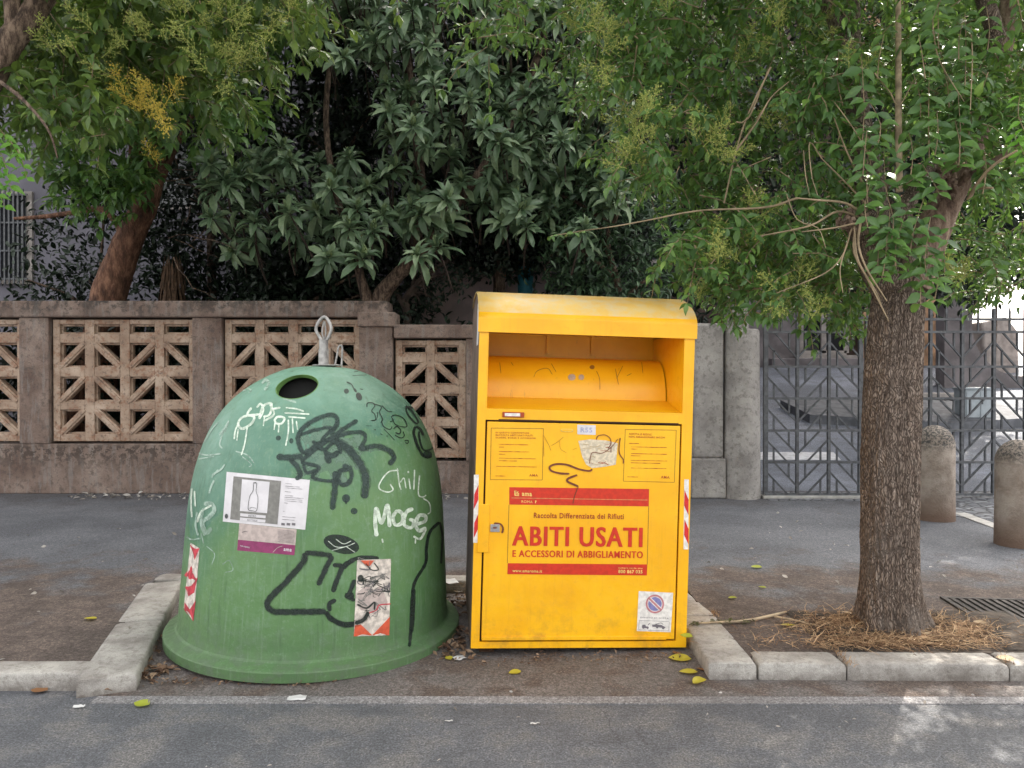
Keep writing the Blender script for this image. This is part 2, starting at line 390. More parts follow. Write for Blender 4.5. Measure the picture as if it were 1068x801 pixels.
P2 = empty('gate_column', (gx(775), GY - .05, PZ), 'round tapering grey column beside the left gate leaf, stained dark at its top', 'column')
m = MB(); r0 = (gx(796) - gx(757)) / 2; rt = (gx(791) - gx(755)) / 2
zz = np.linspace(PZ, gz(345), 14)
m.lathe([(r0 + (rt-r0)*i/13 + noise.noise(Vector((i*.7, 0, 0)))*.004, z) for i, z in enumerate(zz)] + [(rt*.9, zz[-1]+.02), (.001, zz[-1]+.025)], (gx(775.5), GY + .08, 0), 40); obj('shaft', m, M_PIER, P2)
m = MB(); m.lathe([(.17, zz[-1]), (.15, zz[-1]+.25), (.12, zz[-1]+.42), (.001, zz[-1]+.43)], (gx(770), GY + .12, 0), 10, smooth=False); obj('broken_cap', m, M_PIER, P2)

# ------------------------------------------------------------------ gate
M_IRON = simple('grey_iron', (.085, .09, .10), .55, .25, 20, .3, 80)
def gate_leaf(xa, n, label):
    p = (gx(831) - gx(798)); ys = [333, 346.3, 382.5, 415.5, 449, 482, 515.5]; zs = [gz(v_) for v_ in ys]
    xs_ = [xa + i*p for i in range(n+1)]; Y = GY
    g = empty('gate_leaf', (xa, Y, PZ + .05), label, 'gate', 'two leaves of the iron gate')
    m = MB(); zb = zs[-1]
    for i, x_ in enumerate(xs_):
        w = .05 if i in (0, n) else .032
        m.box((x_ - w/2, Y - .02, zb), (x_ + w/2, Y + .02, gz(322) if i not in (0, n) else zs[0] + .03))
    for j, z_ in enumerate(zs): m.box((xs_[0], Y - .024, z_ - .014), (xs_[-1], Y + .024, z_ + .014))
    obj('frame', m, M_IRON, g)
    m = MB()
    for i in range(n):
        for j in range(1, 6):
            x0, x1, z1, z0 = xs_[i], xs_[i+1], zs[j], zs[j+1]
            def P(u, v_):
                if i % 2: u = 1 - u
                return (x0 + (x1-x0)*u, Y, z1 + (z0-z1)*v_)
            for a_, b_ in (((.27, 0), (1, .75)), ((0, .27), (.70, 1)), ((.74, 0), (.74, .48)), ((.26, .53), (.26, 1))): m.bar(P(*a_), P(*b_), .018, .022)
    obj('grille', m, M_IRON, g)
    for i in range(2*n + 1):
        x_ = xa + i*p/2; m = MB(); b = zs[1] if i % 2 else zs[0]
        m.bar((x_, Y - .001, b), (x_, Y - .001, gz(326)), .02, .018); zt = gz(326)
        m.add([(x_-.014, Y-.009, zt), (x_+.014, Y-.009, zt), (x_+.014, Y+.009, zt), (x_-.014, Y+.009, zt), (x_, Y, zt+.09)], [(0,1,4),(1,2,4),(2,3,4),(3,0,4)])
        obj('spear', m, M_IRON, g)
    return g
gate_leaf(gx(798.5), 3, 'left leaf of the iron gate, between round grey column and tree trunk')
gate_leaf(gx(899) + .06, 6, 'right leaf of the iron gate, behind the stone bollards')

# ------------------------------------------------------------------ beyond the gate
M_BROWN = simple('ochre_plaster', (.33, .20, .12), .9, .35, 2, .4, 30)
M_GREYW = simple('grey_plaster', (.20, .18, .185), .9, .25, 2, .4, 30)
M_DARKW = simple('dark_brown_plaster', (.085, .06, .05), .9, .3, 3, .4, 30)
M_WHITE = simple('white_render', (.78, .77, .75), .8, .05, 3)
M_CAB = simple('cabinet_grey', (.33, .37, .40), .5, .1, 8)
M_GLASS = simple('dark_glass', (.02, .023, .028), .12, .2, 2)
M_STONE = simple('pale_ledge', (.36, .33, .31), .8, .2, 5, .4)
BY = 19.5
def bx(px): return (px - CX) * BY / F
def bz(py): return at(534, py, BY).z
B1 = empty('palazzo', (bx(850), BY, ramp_z(BY)), 'tall apartment building across the courtyard, ochre and grey base seen through the gate', 'building')
m = MB(); m.box((2.6, BY + .3, .5), (12.25, BY + 12, 25)); obj('wall', m, M_DARKW, B1)
m = MB(); m.box((bx(900), BY, 1.2), (bx(1000), BY + .3, 25)); obj('ochre_bay', m, M_BROWN, B1)
m = MB(); m.box((bx(780), BY + .1, 1.2), (bx(836), BY + .297, 5.0)); obj('grey_pilaster', m, M_GREYW, B1)
wf = MB(); a, b, c_, d_ = bx(838), bx(886), bz(322), bz(368)
for q in (((a, c_), (b, c_)), ((a, d_), (b, d_)), ((a, d_), (a, c_)), ((b, d_), (b, c_)), (((a+b)/2, d_), ((a+b)/2, c_))): wf.bar((q[0][0], BY + .24, q[0][1]), (q[1][0], BY + .24, q[1][1]), .13, .14)
wf.box((a - .2, BY - .05, d_ - .22), (b + .3, BY + .297, d_ - .06)); wfo = obj('window', wf, M_STONE, B1)
m = MB(); m.box((a, BY + .25, d_), (b, BY + .297, c_)); obj('pane', m, M_GLASS, wfo)
m = MB(); m.box((bx(800), BY - .35, ramp_z(BY) - .4), (bx(905), BY + .095, bz(374))); obj('step', m, M_GREYW, B1, bevel=.02)
for fl in range(1, 6):
    for k in range(4):
        x0 = 3.4 + k*2.6; z0 = 4.6 + (fl-1)*3.6
        w_ = MB(); 
        for q in (((x0, z0), (x0+1.1, z0)), ((x0, z0+1.8), (x0+1.1, z0+1.8)), ((x0, z0), (x0, z0+1.8)), ((x0+1.1, z0), (x0+1.1, z0+1.8))): w_.bar((q[0][0], BY + (-.05 if bx(900)-1.2 < x0 < bx(1000) else .26), q[0][1]), (q[1][0], BY + (-.05 if bx(900)-1.2 < x0 < bx(1000) else .26), q[1][1]), .14, .1)
        wo_ = obj('window', w_, M_STONE, B1); yy = -.03 if bx(900)-1.2 < x0 < bx(1000) else .27
        m = MB(); m.box((x0, BY + yy, z0), (x0+1.1, BY + yy + .02, z0+1.8)); obj('pane', m, M_GLASS, wo_)
# ledge / bench wall, cabinet, curved grey wall and round pillar on the right
cy = 15.0
def cpt(px, py, Y): return at(px, py, Y)
a = cpt(955, 410, cy); b = cpt(1012, 416, cy)
m = MB(); m.box((a.x, cy, b.z), (b.x, cy + .6, a.z)); LB = empty('stone_bench', ((a.x+b.x)/2, cy, ramp_z(cy)), 'long pale stone bench beyond the gate under the ochre wall', 'bench')
obj('slab', m, M_STONE, LB, bevel=.02)
m = MB()
for x_ in np.linspace(a.x + .1, b.x - .25, 3): m.box((x_, cy + .1, ramp_z(cy) - .2), (x_ + .18, cy + .5, b.z))
obj('support', m, M_DARKW, LB)
cy = 13.2; a = cpt(1007, 404, cy); b = cpt(1036, 438, cy)
CB = empty('utility_cabinet', ((a.x+b.x)/2, cy, ramp_z(cy)), 'pale grey metal utility cabinet beyond the right gate leaf', 'cabinet')
m = MB(); m.box((a.x, cy, ramp_z(cy) - .1), (b.x, cy + .35, a.z - .04)); obj('case', m, M_CAB, CB, bevel=.01)
m = MB(); m.box((a.x - .02, cy - .03, a.z - .04), (b.x + .02, cy + .38, a.z)); obj('lid', m, M_CAB, CB, bevel=.01)
mid_ = (a.x + b.x)/2
for s_ in (0, 1):
    m = MB(); m.box((a.x + .02 + s_*(mid_-a.x), cy - .012, ramp_z(cy) + .06), (mid_ - .01 + s_*(b.x-mid_), cy, a.z - .07)); dr = obj('door', m, M_CAB, CB, bevel=.004)
    if s_: m = MB(); m.box((mid_ + .03, cy - .03, a.z - .3), (mid_ + .05, cy - .012, a.z - .2)); obj('handle', m, M_IRON, dr)
# arched garden screen: grey wall with a big round opening, bright white wall in the sun behind it
Y = 16.5; m = MB(); cc = at(1066, 338, Y); rr = 52 * Y / F
X0, X1, Z0, Z1 = at(985, 400, Y).x, at(985, 400, Y).x + 6, 1.0, at(534, 285, Y).z
nseg = 40; ring = []; outr = []
for k in range(nseg):
    an = 2*math.pi*k/nseg + math.pi; ring.append((cc.x + rr*math.cos(an), cc.z + rr*math.sin(an)*1.05))
    # ray to the rectangle
    dx, dz = math.cos(an), math.sin(an); tt = min([v_ for v_ in (((X1 if dx > 0 else X0) - cc.x)/dx if abs(dx) > 1e-6 else 1e9, ((Z1 if dz > 0 else Z0) - cc.z)/dz if abs(dz) > 1e-6 else 1e9)]); outr.append((cc.x + dx*tt, cc.z + dz*tt))
vs = [(x_, Y, z_) for x_, z_ in ring] + [(x_, Y, z_) for x_, z_ in outr] + [(x_, Y + .35, z_) for x_, z_ in ring] + [(x_, Y + .35, z_) for x_, z_ in outr]
fs = []
for k in range(nseg):
    j = (k+1) % nseg; fs += [(k, j, nseg+j, nseg+k), (2*nseg+k, 3*nseg+k, 3*nseg+j, 2*nseg+j), (k, 2*nseg+k, 2*nseg+j, j), (nseg+k, nseg+j, 3*nseg+j, 3*nseg+k)]
m.add(vs, fs); SC = obj('archway_wall', m, M_GREYW, loc=(cc.x, Y, 1.2)); tag(SC, 'grey garden wall with a big round opening, far right beyond the gate', 'wall')
a = at(1018, 335, 18.3)
m = MB(); pts = [at(1024, 336, 18.3), at(1050, 330, 18.3), at(1062, 345, 18.3), at(1066, 450, 18.3), at(1040, 450, 18.3), at(1030, 400, 18.3)]
n = len(pts); m.add(pts + [p + Vector((0, .5, 0)) for p in pts], [tuple(range(n))[::-1], tuple(range(n, 2*n))] + [(i, (i+1) % n, (i+1) % n + n, i+n) for i in range(n)])
tag(obj('rock_buttress', m, M_STONE, loc=(pts[4].x, 18.3, 1.6), bevel=.05), 'leaning grey masonry buttress seen inside the round opening', 'buttress')
# raised bed in the drive
m = MB(); pb = [(5.4, 13.4), (7.6, 12.8), (9.4, 13.2), (9.4, 14.4), (7.0, 14.8), (5.3, 14.6)]
n = len(pb); m.add([(x_, y_, ramp_z(y_) + .16) for x_, y_ in pb] + [(x_, y_, ramp_z(y_) - .1) for x_, y_ in pb], [tuple(range(n))] + [(i, i+n, (i+1) % n + n, (i+1) % n) for i in range(n)])
struct('drive_island_kerb', m, simple('dark_kerb', (.12, .125, .14), .85, .2, 6, .4))
m = MB(); m.add([(3.0, 11.0, ramp_z(11.0)+.006), (4.9, 11.0, ramp_z(11.0)+.006), (5.0, 11.5, ramp_z(11.5)+.006), (3.0, 11.5, ramp_z(11.5)+.006)], [(0,1,2,3)])
struct('pale_drive_band', m, simple('pale_band', (.62, .62, .64), .7, .15, 9))  # pale strip across the drive, lighter than the asphalt around it

# pink villa behind the trees
M_PINK = simple('pinkish_plaster', (.15, .145, .175), .9, .12, 1.2, .25, 40)
M_TEAL = simple('teal_paint', (.05, .30, .40), .5, .2, 8)
VY = 13.6
def vp(px, py, Y=VY): return at(px, py, Y)
V = empty('villa', (-5, VY, .1), 'pinkish plastered villa behind the garden trees, with a barred window on the left', 'building')
m = MB(); m.box((-14, VY, 0), (2.45, VY + 8, 9.5)); obj('wall', m, M_PINK, V)
m = MB(); m.tube([vp(548, 270, 12.4), vp(548, 400, 12.4)], .13, 12); obj('downpipe', m, M_TEAL, V)
m = MB(); m.box((vp(425, 300, 12.6).x, 12.6, 0), (vp(575, 300, 12.6).x, VY - .005, vp(500, 262, 12.6).z)); obj('annex', m, simple('pink_annex_plaster', (.66, .52, .52), .9, .15, 3, .3, 40), V)
a = vp(-3, 205); b = vp(30, 292)
m = MB(); m.box((a.x - .1, VY - .06, b.z - .08), (b.x + .1, VY - .003, a.z + .08)); w_ = obj('window', m, M_STONE, V)
m = MB(); m.box((a.x, VY - .075, b.z), (b.x, VY - .063, a.z)); obj('pane', m, M_GLASS, w_)
m = MB()
for x_ in np.linspace(a.x, b.x, 8): m.bar((x_, VY - .16, b.z - .1), (x_, VY - .16, a.z + .1), .025, .025)
for z_ in np.linspace(b.z, a.z, 4): m.bar((a.x - .08, VY - .155, z_), (b.x + .08, VY - .155, z_), .03, .02)
obj('window_bars', m, M_IRON, V)
for k, x0 in enumerate((-6.6, -3.6, -1.2)):
    m = MB(); m.box((x0, VY - .06, 4.6), (x0 + 1.1, VY - .003, 6.4)); w_ = obj('window', m, M_STONE, V)
    m = MB(); m.box((x0 + .08, VY - .075, 4.68), (x0 + 1.02, VY - .063, 6.32)); obj('pane', m, M_GLASS, w_)

# ------------------------------------------------------------------ bollards
t = NT('bollard_stone'); s3 = t.sep()
c = t.ramp(t.noise(5, 6, .65), [(.3, (.25, .205, .17)), (.7, (.40, .345, .30))])
c = t.mix(t.maprange(s3[2], .28, .05), c, (.18, .12, .09))
c = t.mix(t.math('MULTIPLY', t.maprange(s3[2], .68, .78), t.ramp(t.noise(45, 4, .7), [(.42, .2), (.6, 1.)])), c, (.075, .073, .07))
t.col(c); t.rough(.9); t.bump(t.math('ADD', t.noise(60, 5, .75), t.noise(9, 4)), .8, .01); M_BOL = t.m
def bollard(px, py, label, r, h):
    p = gnd(px, py, PZ); p.y += r; p.x = (px - CX) * p.y / F
    e = empty('bollard', (p.x, p.y, PZ), label, 'bollard', 'stone bollards by the gate')
    m = MB(); prof = [(r*1.02, 0), (r*1.01, .1), (r, h*.4), (r*.99, h*.78), (r*.985, h*.785)]
    m.lathe([(a_ + noise.noise(Vector((px, b_*9, 0)))*.003, b_) for a_, b_ in prof], p, 40); obj('shaft', m, M_BOL, e)
    m = MB(); hh = h*.785; cap = [(r*1.0, hh)] + [(r*1.0*math.cos(a_), hh + (h-hh)*math.sin(a_)) for a_ in np.linspace(0, math.pi/2 - .01, 12)]
    m.lathe(cap, p, 40); obj('domed_top', m, M_BOL, e)
bollard(975, 545, 'stone bollard just right of the tree trunk, farther from the camera', .185, .95)
bollard(1062, 573, 'stone bollard cut by the right edge of the photo, nearer the camera', .17, .90)
# ------------------------------------------------------------------ decals: strokes, patches and lettering laid on a real surface
def catmull(p, closed=False, step=1.0):
    p = [Vector((a, b)) for a, b in p]
    if len(p) == 2: p = [p[0], (p[0]+p[1])/2, p[1]]
    if closed: q = [p[-1]] + p + [p[0], p[1]]
    else: q = [p[0]*2 - p[1]] + p + [p[-1]*2 - p[-2]]
    out = []
    for i in range(1, len(q) - 2):
        a, b, c, d = q[i-1:i+3]; n = max(2, int((c-b).length/step))
        for k in range(n):
            t = k/n; out.append(.5*((2*b) + (c-a)*t + (2*a-5*b+4*c-d)*t*t + (3*b-a-3*c+d)*t**3))
    out.append(q[-2]); return out
LAY = [0]
def stroke(mb, surf, pts, w, mi=0, off=.0012, closed=False, rough=.12, taper=False, step=1.0):
    P = catmull(pts, closed, step); n = len(P); LAY[0] += 1; base = off + (LAY[0] % 40) * 6e-5
    vs = []; seed = random.random()*50
    for i, p in enumerate(P):
        t = P[min(i+1, n-1)] - P[max(i-1, 0)]
        t = t.normalized() if t.length > 1e-6 else Vector((1, 0)); nn = Vector((-t.y, t.x))
        ww = w/2 * (1 + 1.8*rough*noise.noise(Vector((i*.25*step, seed, 0))))
        e = min(i, n-1-i)*step
        if not closed and e < w/2: ww *= math.sqrt(max(.12, 1-(1-e/(w/2))**2))
        if taper: ww *= (1 - .6*i/n)
        row = []
        for s_ in (-1, 1):
            h = surf(p.x + nn.x*ww*s_, p.y + nn.y*ww*s_)
            row.append(None if h is None else h[0] + h[1]*(base + i*8e-6))
        vs.append(row)
    for a, b in zip(vs[:-1], vs[1:]):
        if None in a or None in b: continue
        mb.add([a[0], a[1], b[1], b[0]], [(0, 1, 2, 3)], mi)
def patch(mb, surf, c, mi=0, off=.001, nu=8, nv=8, ragged=0):
    """c = four corners TL, TR, BR, BL in photo pixels"""
    c = [Vector(p) for p in c]; vs = []
    for j in range(nv+1):
        for i in range(nu+1):
            u, v = i/nu, j/nv; p = c[0]*(1-u)*(1-v) + c[1]*u*(1-v) + c[2]*u*v + c[3]*(1-u)*v
            if ragged and (i in (0, nu) or j in (0, nv)): p = p + Vector((random.uniform(-1, 1), random.uniform(-1, 1)))*ragged
            h = surf(p.x, p.y)
            if h is None: return
            vs.append(h[0] + h[1]*off)
    mb.add(vs, [(j*(nu+1)+i, (j+1)*(nu+1)+i, (j+1)*(nu+1)+i+1, j*(nu+1)+i+1) for j in range(nv) for i in range(nu)], mi)
def poly(mb, surf, pts, mi=0, off=.001):
    """filled outline as a fan with rings, follows a curved surface"""
    P = [Vector(p) for p in pts]; c = sum(P, Vector((0, 0)))/len(P); rings = 5; vs = []
    for r in range(1, rings+1):
        for p in P:
            q = c.lerp(p, r/rings); h = surf(q.x, q.y)
            if h is None: return
            vs.append(h[0] + h[1]*off)
    h = surf(c.x, c.y); vs.append(h[0] + h[1]*off); n = len(P); ci = len(vs)-1
    fs = [(ci, i, (i+1) % n) for i in range(n)] + [(r*n+i, (r+1)*n+i, (r+1)*n+(i+1) % n, r*n+(i+1) % n) for r in range(rings-1) for i in range(n)]
    mb.add(vs, fs, mi)
def disc(mb, surf, cx, cy, rx, ry, mi=0, off=.0015, rot=0, n=20): poly(mb, surf, [(cx + rx*math.cos(a)*math.cos(rot) - ry*math.sin(a)*math.sin(rot), cy + rx*math.cos(a)*math.sin(rot) + ry*math.sin(a)*math.cos(rot)) for a in np.linspace(0, 2*math.pi, n, endpoint=False)], mi, off)
_tc = {}
def text_geo(s, bold=0.0):
    k = (s, bold)
    if k in _tc: return _tc[k]
    cu = bpy.data.curves.new('t', 'FONT'); cu.body = s; cu.size = 1; cu.offset = bold; cu.space_character = 1.12; cu.resolution_u = 3
    o = bpy.data.objects.new('t', cu); COL.objects.link(o); bpy.context.view_layer.update()
    me = bpy.data.meshes.new_from_object(o.evaluated_get(bpy.context.evaluated_depsgraph_get()))
    v = np.array([tuple(x.co)[:2] for x in me.vertices]); f = [tuple(p.vertices) for p in me.polygons]
    bpy.data.objects.remove(o); bpy.data.curves.remove(cu); bpy.data.meshes.remove(me)
    v = (v - v.min(0)) / (v.max(0) - v.min(0)); _tc[k] = (v, f); return _tc[k]
def text(mb, surf, s, tl, tr, br, bl, mi=0, off=.0016, bold=0.0):
    v, f = text_geo(s, bold); tl, tr, br, bl = map(Vector, (tl, tr, br, bl)); vs = []
    for x, y in v:
        p = tl*(1-x)*y + tr*x*y + br*x*(1-y) + bl*(1-x)*(1-y); h = surf(p.x, p.y)
        if h is None: return
        vs.append(h[0] + h[1]*off)
    mb.add(vs, f, mi)
def flat(name, c, rough=.6, **k): return simple(name, c, rough, k.get('var', .12), k.get('scale', 40))
def Z(x0, y0, s):
    """turn coordinates read on an enlarged crop back into photograph pixels"""
    return lambda *pts: [(x0 + x*s, y0 + y*s) for x, y in pts]

# ------------------------------------------------------------------ green bell
t = NT('green_grp'); s3 = t.sep()
n1 = t.noise(3, 6, .6); n2 = t.noise(14, 6, .7)
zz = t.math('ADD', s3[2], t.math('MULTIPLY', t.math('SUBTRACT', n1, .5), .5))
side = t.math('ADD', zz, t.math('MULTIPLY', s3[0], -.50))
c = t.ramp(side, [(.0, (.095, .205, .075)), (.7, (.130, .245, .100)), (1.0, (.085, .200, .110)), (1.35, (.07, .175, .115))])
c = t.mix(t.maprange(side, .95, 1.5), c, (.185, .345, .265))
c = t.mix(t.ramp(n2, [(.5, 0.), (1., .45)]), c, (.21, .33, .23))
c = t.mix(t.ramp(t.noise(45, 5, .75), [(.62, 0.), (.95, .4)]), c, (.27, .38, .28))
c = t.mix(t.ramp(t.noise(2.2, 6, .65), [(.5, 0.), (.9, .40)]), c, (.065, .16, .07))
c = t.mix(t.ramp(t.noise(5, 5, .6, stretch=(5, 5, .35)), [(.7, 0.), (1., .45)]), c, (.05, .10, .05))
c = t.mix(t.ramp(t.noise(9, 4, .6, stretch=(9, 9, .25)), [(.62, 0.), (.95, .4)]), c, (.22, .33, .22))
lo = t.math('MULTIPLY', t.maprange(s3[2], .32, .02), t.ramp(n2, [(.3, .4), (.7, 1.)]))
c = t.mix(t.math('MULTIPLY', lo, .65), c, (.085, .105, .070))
t.col(c); t.rough(t.ramp(n2, [(.3, .42), (.7, .62)])); t.bump(t.math('ADD', t.noise(4, 3), t.math('MULTIPLY', n2, .35)), .25, .02)
t.b.inputs['Specular IOR Level'].default_value = .4
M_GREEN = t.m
BELL = Vector((-1.168, 4.435, .012))
bell = empty('bottle_bank', BELL, 'big green fibreglass bell for glass collection, covered in graffiti, in the parking bay', 'recycling container', rot=(0, R(1.3), 0))
bpy.context.view_layer.update()
MBL = wm(bell)
raw = [(.770, .118), (.762, .28), (.752, .45), (.741, .62), (.728, .78), (.702, .95), (.660, 1.10), (.603, 1.23), (.525, 1.34), (.425, 1.43), (.31, 1.50), (.20, 1.545), (.10, 1.56), (.04, 1.565)]
prof = []
P_ = catmull([(a*100, b*100) for a, b in raw], step=1.6)
prof = [(.838, 0), (.846, .004), (.846, .03), (.846, .050), (.843, .055), (.838, .058), (.815, .066), (.795, .074), (.786, .078), (.776, .088)] + [(p.x/100, p.y/100) for p in P_] + [(0.0008, 1.566)]
inner = [(max(.0008, r - .014), z - (.0 if z < .1 else .008)) for r, z in prof[::-1] if z > .1] + [(.755, .10), (.78, .0)]
mo = MB(); mo.lathe(prof, (0, 0, 0), 128, M=MBL)
bvh = BVHTree.FromPolygons([Vector(v) for v in mo.v], mo.f)
def bs(px, py):
    d = ray(px, py); h = bvh.ray_cast(CAMP, d)
    if h[0] is None: return None
    nn = h[1] if h[1].dot(d) < 0 else -h[1]
    return h[0], nn
# solid shell, drop hole cut through it
mb = MB(); mb.lathe(prof + inner + [prof[0]], (0, 0, 0), 128, M=MBL)
me = mb.mesh('bell_body'); bm = bmesh.new(); bm.from_mesh(me); bmesh.ops.remove_doubles(bm, verts=bm.verts, dist=.0012); bmesh.ops.recalc_face_normals(bm, faces=bm.faces); bm.to_mesh(me); bm.free()
body_o = bpy.data.objects.new('tmp', me); COL.objects.link(body_o)
hc, hn = bs(309.5, 402)
hn = (hn + Vector((.05, -.42, .0))).normalized()
HR = .116
cut = MB(); cut.tube([hc + hn*.12, hc - hn*.16], HR, 48); ct = bpy.data.objects.new('cut', cut.mesh('cut')); COL.objects.link(ct)
md = body_o.modifiers.new('b', 'BOOLEAN'); md.object = ct; md.operation = 'DIFFERENCE'; md.solver = 'EXACT'
bpy.context.view_layer.update()
me2 = bpy.data.meshes.new_from_object(body_o.evaluated_get(bpy.context.evaluated_depsgraph_get()))
bpy.data.objects.remove(body_o); bpy.data.objects.remove(ct)
me2.name = 'bell_body'; me2.materials.clear()
for p in me2.polygons: p.use_smooth = True
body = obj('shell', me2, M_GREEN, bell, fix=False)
try:
    me2.set_sharp_from_angle(angle=R(20))
except Exception: pass
m = MB(); seg = 48; a_ = hn.cross(Vector((1, 0, 0))).normalized(); b_ = hn.cross(a_); vs = []
M_GREEN2 = simple('inner_green', (.12, .235, .07), .55, .2, 12)
for rr_, dd_ in ((HR - .0005, None), (HR - .0005, -.062), (HR - .004, -.062), (HR - .004, None)):
    for k in range(seg):
        an = 2*math.pi*k/seg; q = hc + (a_*math.cos(an) + b_*math.sin(an))*rr_
        if dd_ is None: h_ = bvh.ray_cast(q + hn*.35, -hn)[0]; vs.append(h_ + hn*.0015 if h_ else q)
        else: vs.append(q + hn*dd_)
# the collar follows the dome: lift each rim vertex onto it
m.add(vs, [(i*seg+k, i*seg+(k+1) % seg, ((i+1) % 4)*seg+(k+1) % seg, ((i+1) % 4)*seg+k) for i in range(4) for k in range(seg)], 0, False)
obj('drop_hole_collar', m, M_GREEN2, bell)
M_DARK = simple('dark_inside', (.006, .006, .006), .9)
m = MB(); m.lathe([(.0008, .0), (HR*1.3, 0)], (0, 0, 0), 32, M=Matrix.Translation(hc - hn*.11) @ hn.to_track_quat('Z', 'Y').to_matrix().to_4x4()); obj('rubber_flap', m, M_DARK, bell)
# fold line moulded over the dome, lifting hook, staple, top plate
M_RIB = M_GREEN
M_GALV = simple('galvanised_steel', (.36, .35, .34), .5, .25, 25, .3, 90, metal=.35)
top = MBL @ Vector((0.03, -.02, 1.566))
m = MB(); m.lathe([(.0008, 0), (.085, 0), (.088, .003), (.085, .007), (.0008, .008)], top, 32); obj('top_plate', m, M_GALV, bell)
Y5 = top.y
m = MB(); a = at(337.5, 388, Y5); b = at(337.5, 364, Y5); m.tube([a, b], .030, 16); m.tube([b, b + Vector((0, 0, .055))], .027, 16); obj('hook_sleeve', m, M_GALV, bell)
hk = Z(270, 310, .15)((437, 300), (415, 265), (397, 225), (410, 180), (435, 148), (453, 136), (475, 150), (497, 190), (503, 225), (490, 265), (470, 300))
m = MB(); m.tube([at(p.x, p.y, Y5) for p in catmull(hk, step=2)], .0095, 10); obj('lifting_hook', m, M_GALV, bell)
hk = Z(270, 310, .15)((455, 300), (440, 250), (448, 190), (455, 165), (462, 200), (465, 250), (458, 300))
m = MB(); m.tube([at(p.x, p.y, Y5 + .02) for p in catmull(hk, step=2)], .005, 8); obj('inner_link', m, M_GALV, bell)
hk = Z(270, 310, .15)((525, 492), (540, 420), (553, 350), (568, 335), (580, 350), (578, 420), (574, 492))
m = MB(); m.tube([at(p.x, p.y, Y5) for p in catmull(hk, step=2)], .006, 8); obj('wire_loop', m, M_GALV, bell)

def film(name, c, lo, hi, scale=30):
    t = NT(name); t.col(c); t.rough(.5); tr = t.n('ShaderNodeBsdfTransparent'); mx = t.n('ShaderNodeMixShader')
    t.l(t.ramp(t.noise(scale, 5, .7), [(.35, lo), (.62, hi)]), mx.inputs[0]); t.l(tr.outputs[0], mx.inputs[1]); t.l(t.b.outputs[0], mx.inputs[2]); t.l(mx.outputs[0], t.out.inputs[0]); return t.m
M_BLK = film('black_spray', (.012, .022, .018), .72, .98); M_BLG = film('faded_black_spray', (.02, .045, .038), .55, .9)
M_WSP = film('white_marker', (.68, .78, .66), .6, 1.); M_LGS = film('pale_green_spray', (.42, .56, .47), .4, .85, 12)
M_HALO = film('spray_mist', (.012, .022, .018), .12, .42, 40)
M_PAPER = flat('paper', (.66, .64, .66), .55, var=.06, scale=15); M_SGREY = flat('sticker_grey', (.20, .195, .18), .6); M_PINKP = flat('beige_paper', (.48, .40, .37), .6)
M_MAG = flat('magenta_print', (.25, .035, .12), .6); M_INK = flat('grey_ink', (.14, .13, .14), .7); M_ORG = flat('orange_reflector', (.62, .10, .045), .45); M_CREAM = flat('dirty_cream', (.62, .56, .50), .6, var=.25, scale=30)
M_REDW = flat('faded_red', (.50, .05, .07), .5, var=.25, scale=30)
A1 = Z(170, 370, .2996)
g = MB()
fill = [(470,285),(500,240),(560,212),(600,225),(640,260),(700,270),(690,320),(760,330),(700,400),(640,450),(600,450),(520,440),(470,430),(440,370),(480,350)]
poly(g, bs, A1(*fill), 1, .0010)
for pts, w in (([(395,355),(440,358),(487,352)], 5.5), ([(590,290),(540,312),(490,340),(470,288),(500,245),(560,214),(597,213),(606,240),(580,278)], 4.2),
    ([(677,228),(630,258),(585,290),(530,330),(480,372)], 4), ([(478,280),(530,262),(585,256),(550,300)], 3.2), ([(590,290),(650,272),(695,272),(703,295),(682,332)], 3.8),
    ([(590,292),(640,325),(680,370),(705,430),(700,500)], 7.5), ([(685,330),(740,318),(785,333),(803,358),(786,384)], 5), ([(600,405),(598,465),(589,540)], 5.5),
    ([(625,385),(650,395),(657,420),(645,447),(622,452),(609,432),(617,405),(648,398)], 4.2), ([(440,362),(466,388),(478,418),(462,434)], 4.5), ([(480,375),(542,392),(520,425),(560,438),(600,440)], 3.2),
    ([(560,338),(590,352),(612,336)], 5), ([(566,350),(582,378)], 5), ([(637,490),(637,520)], 2), ([(520,300),(560,330),(600,300),(620,345)], 3.5), ([(490,380),(500,410),(540,400)],3)):
    stroke(g, bs, A1(*pts), w*1.35, 3, off=.0008); stroke(g, bs, A1(*pts), w*.95, 0, off=.0016)
disc(g, bs, *A1((637, 500))[0], 4.2, 4.4); disc(g, bs, *A1((665, 544))[0], 3.6, 3.4); disc(g, bs, *A1((402, 290))[0], 2.6, 2.6, 2); disc(g, bs, *A1((447, 300))[0], 2.2, 2.8, 2)
obj('graffiti_tag', g, [M_BLG, film('grey_green_haze', (.16, .26, .19), .35, .7, 14), M_BLG, M_HALO], body)
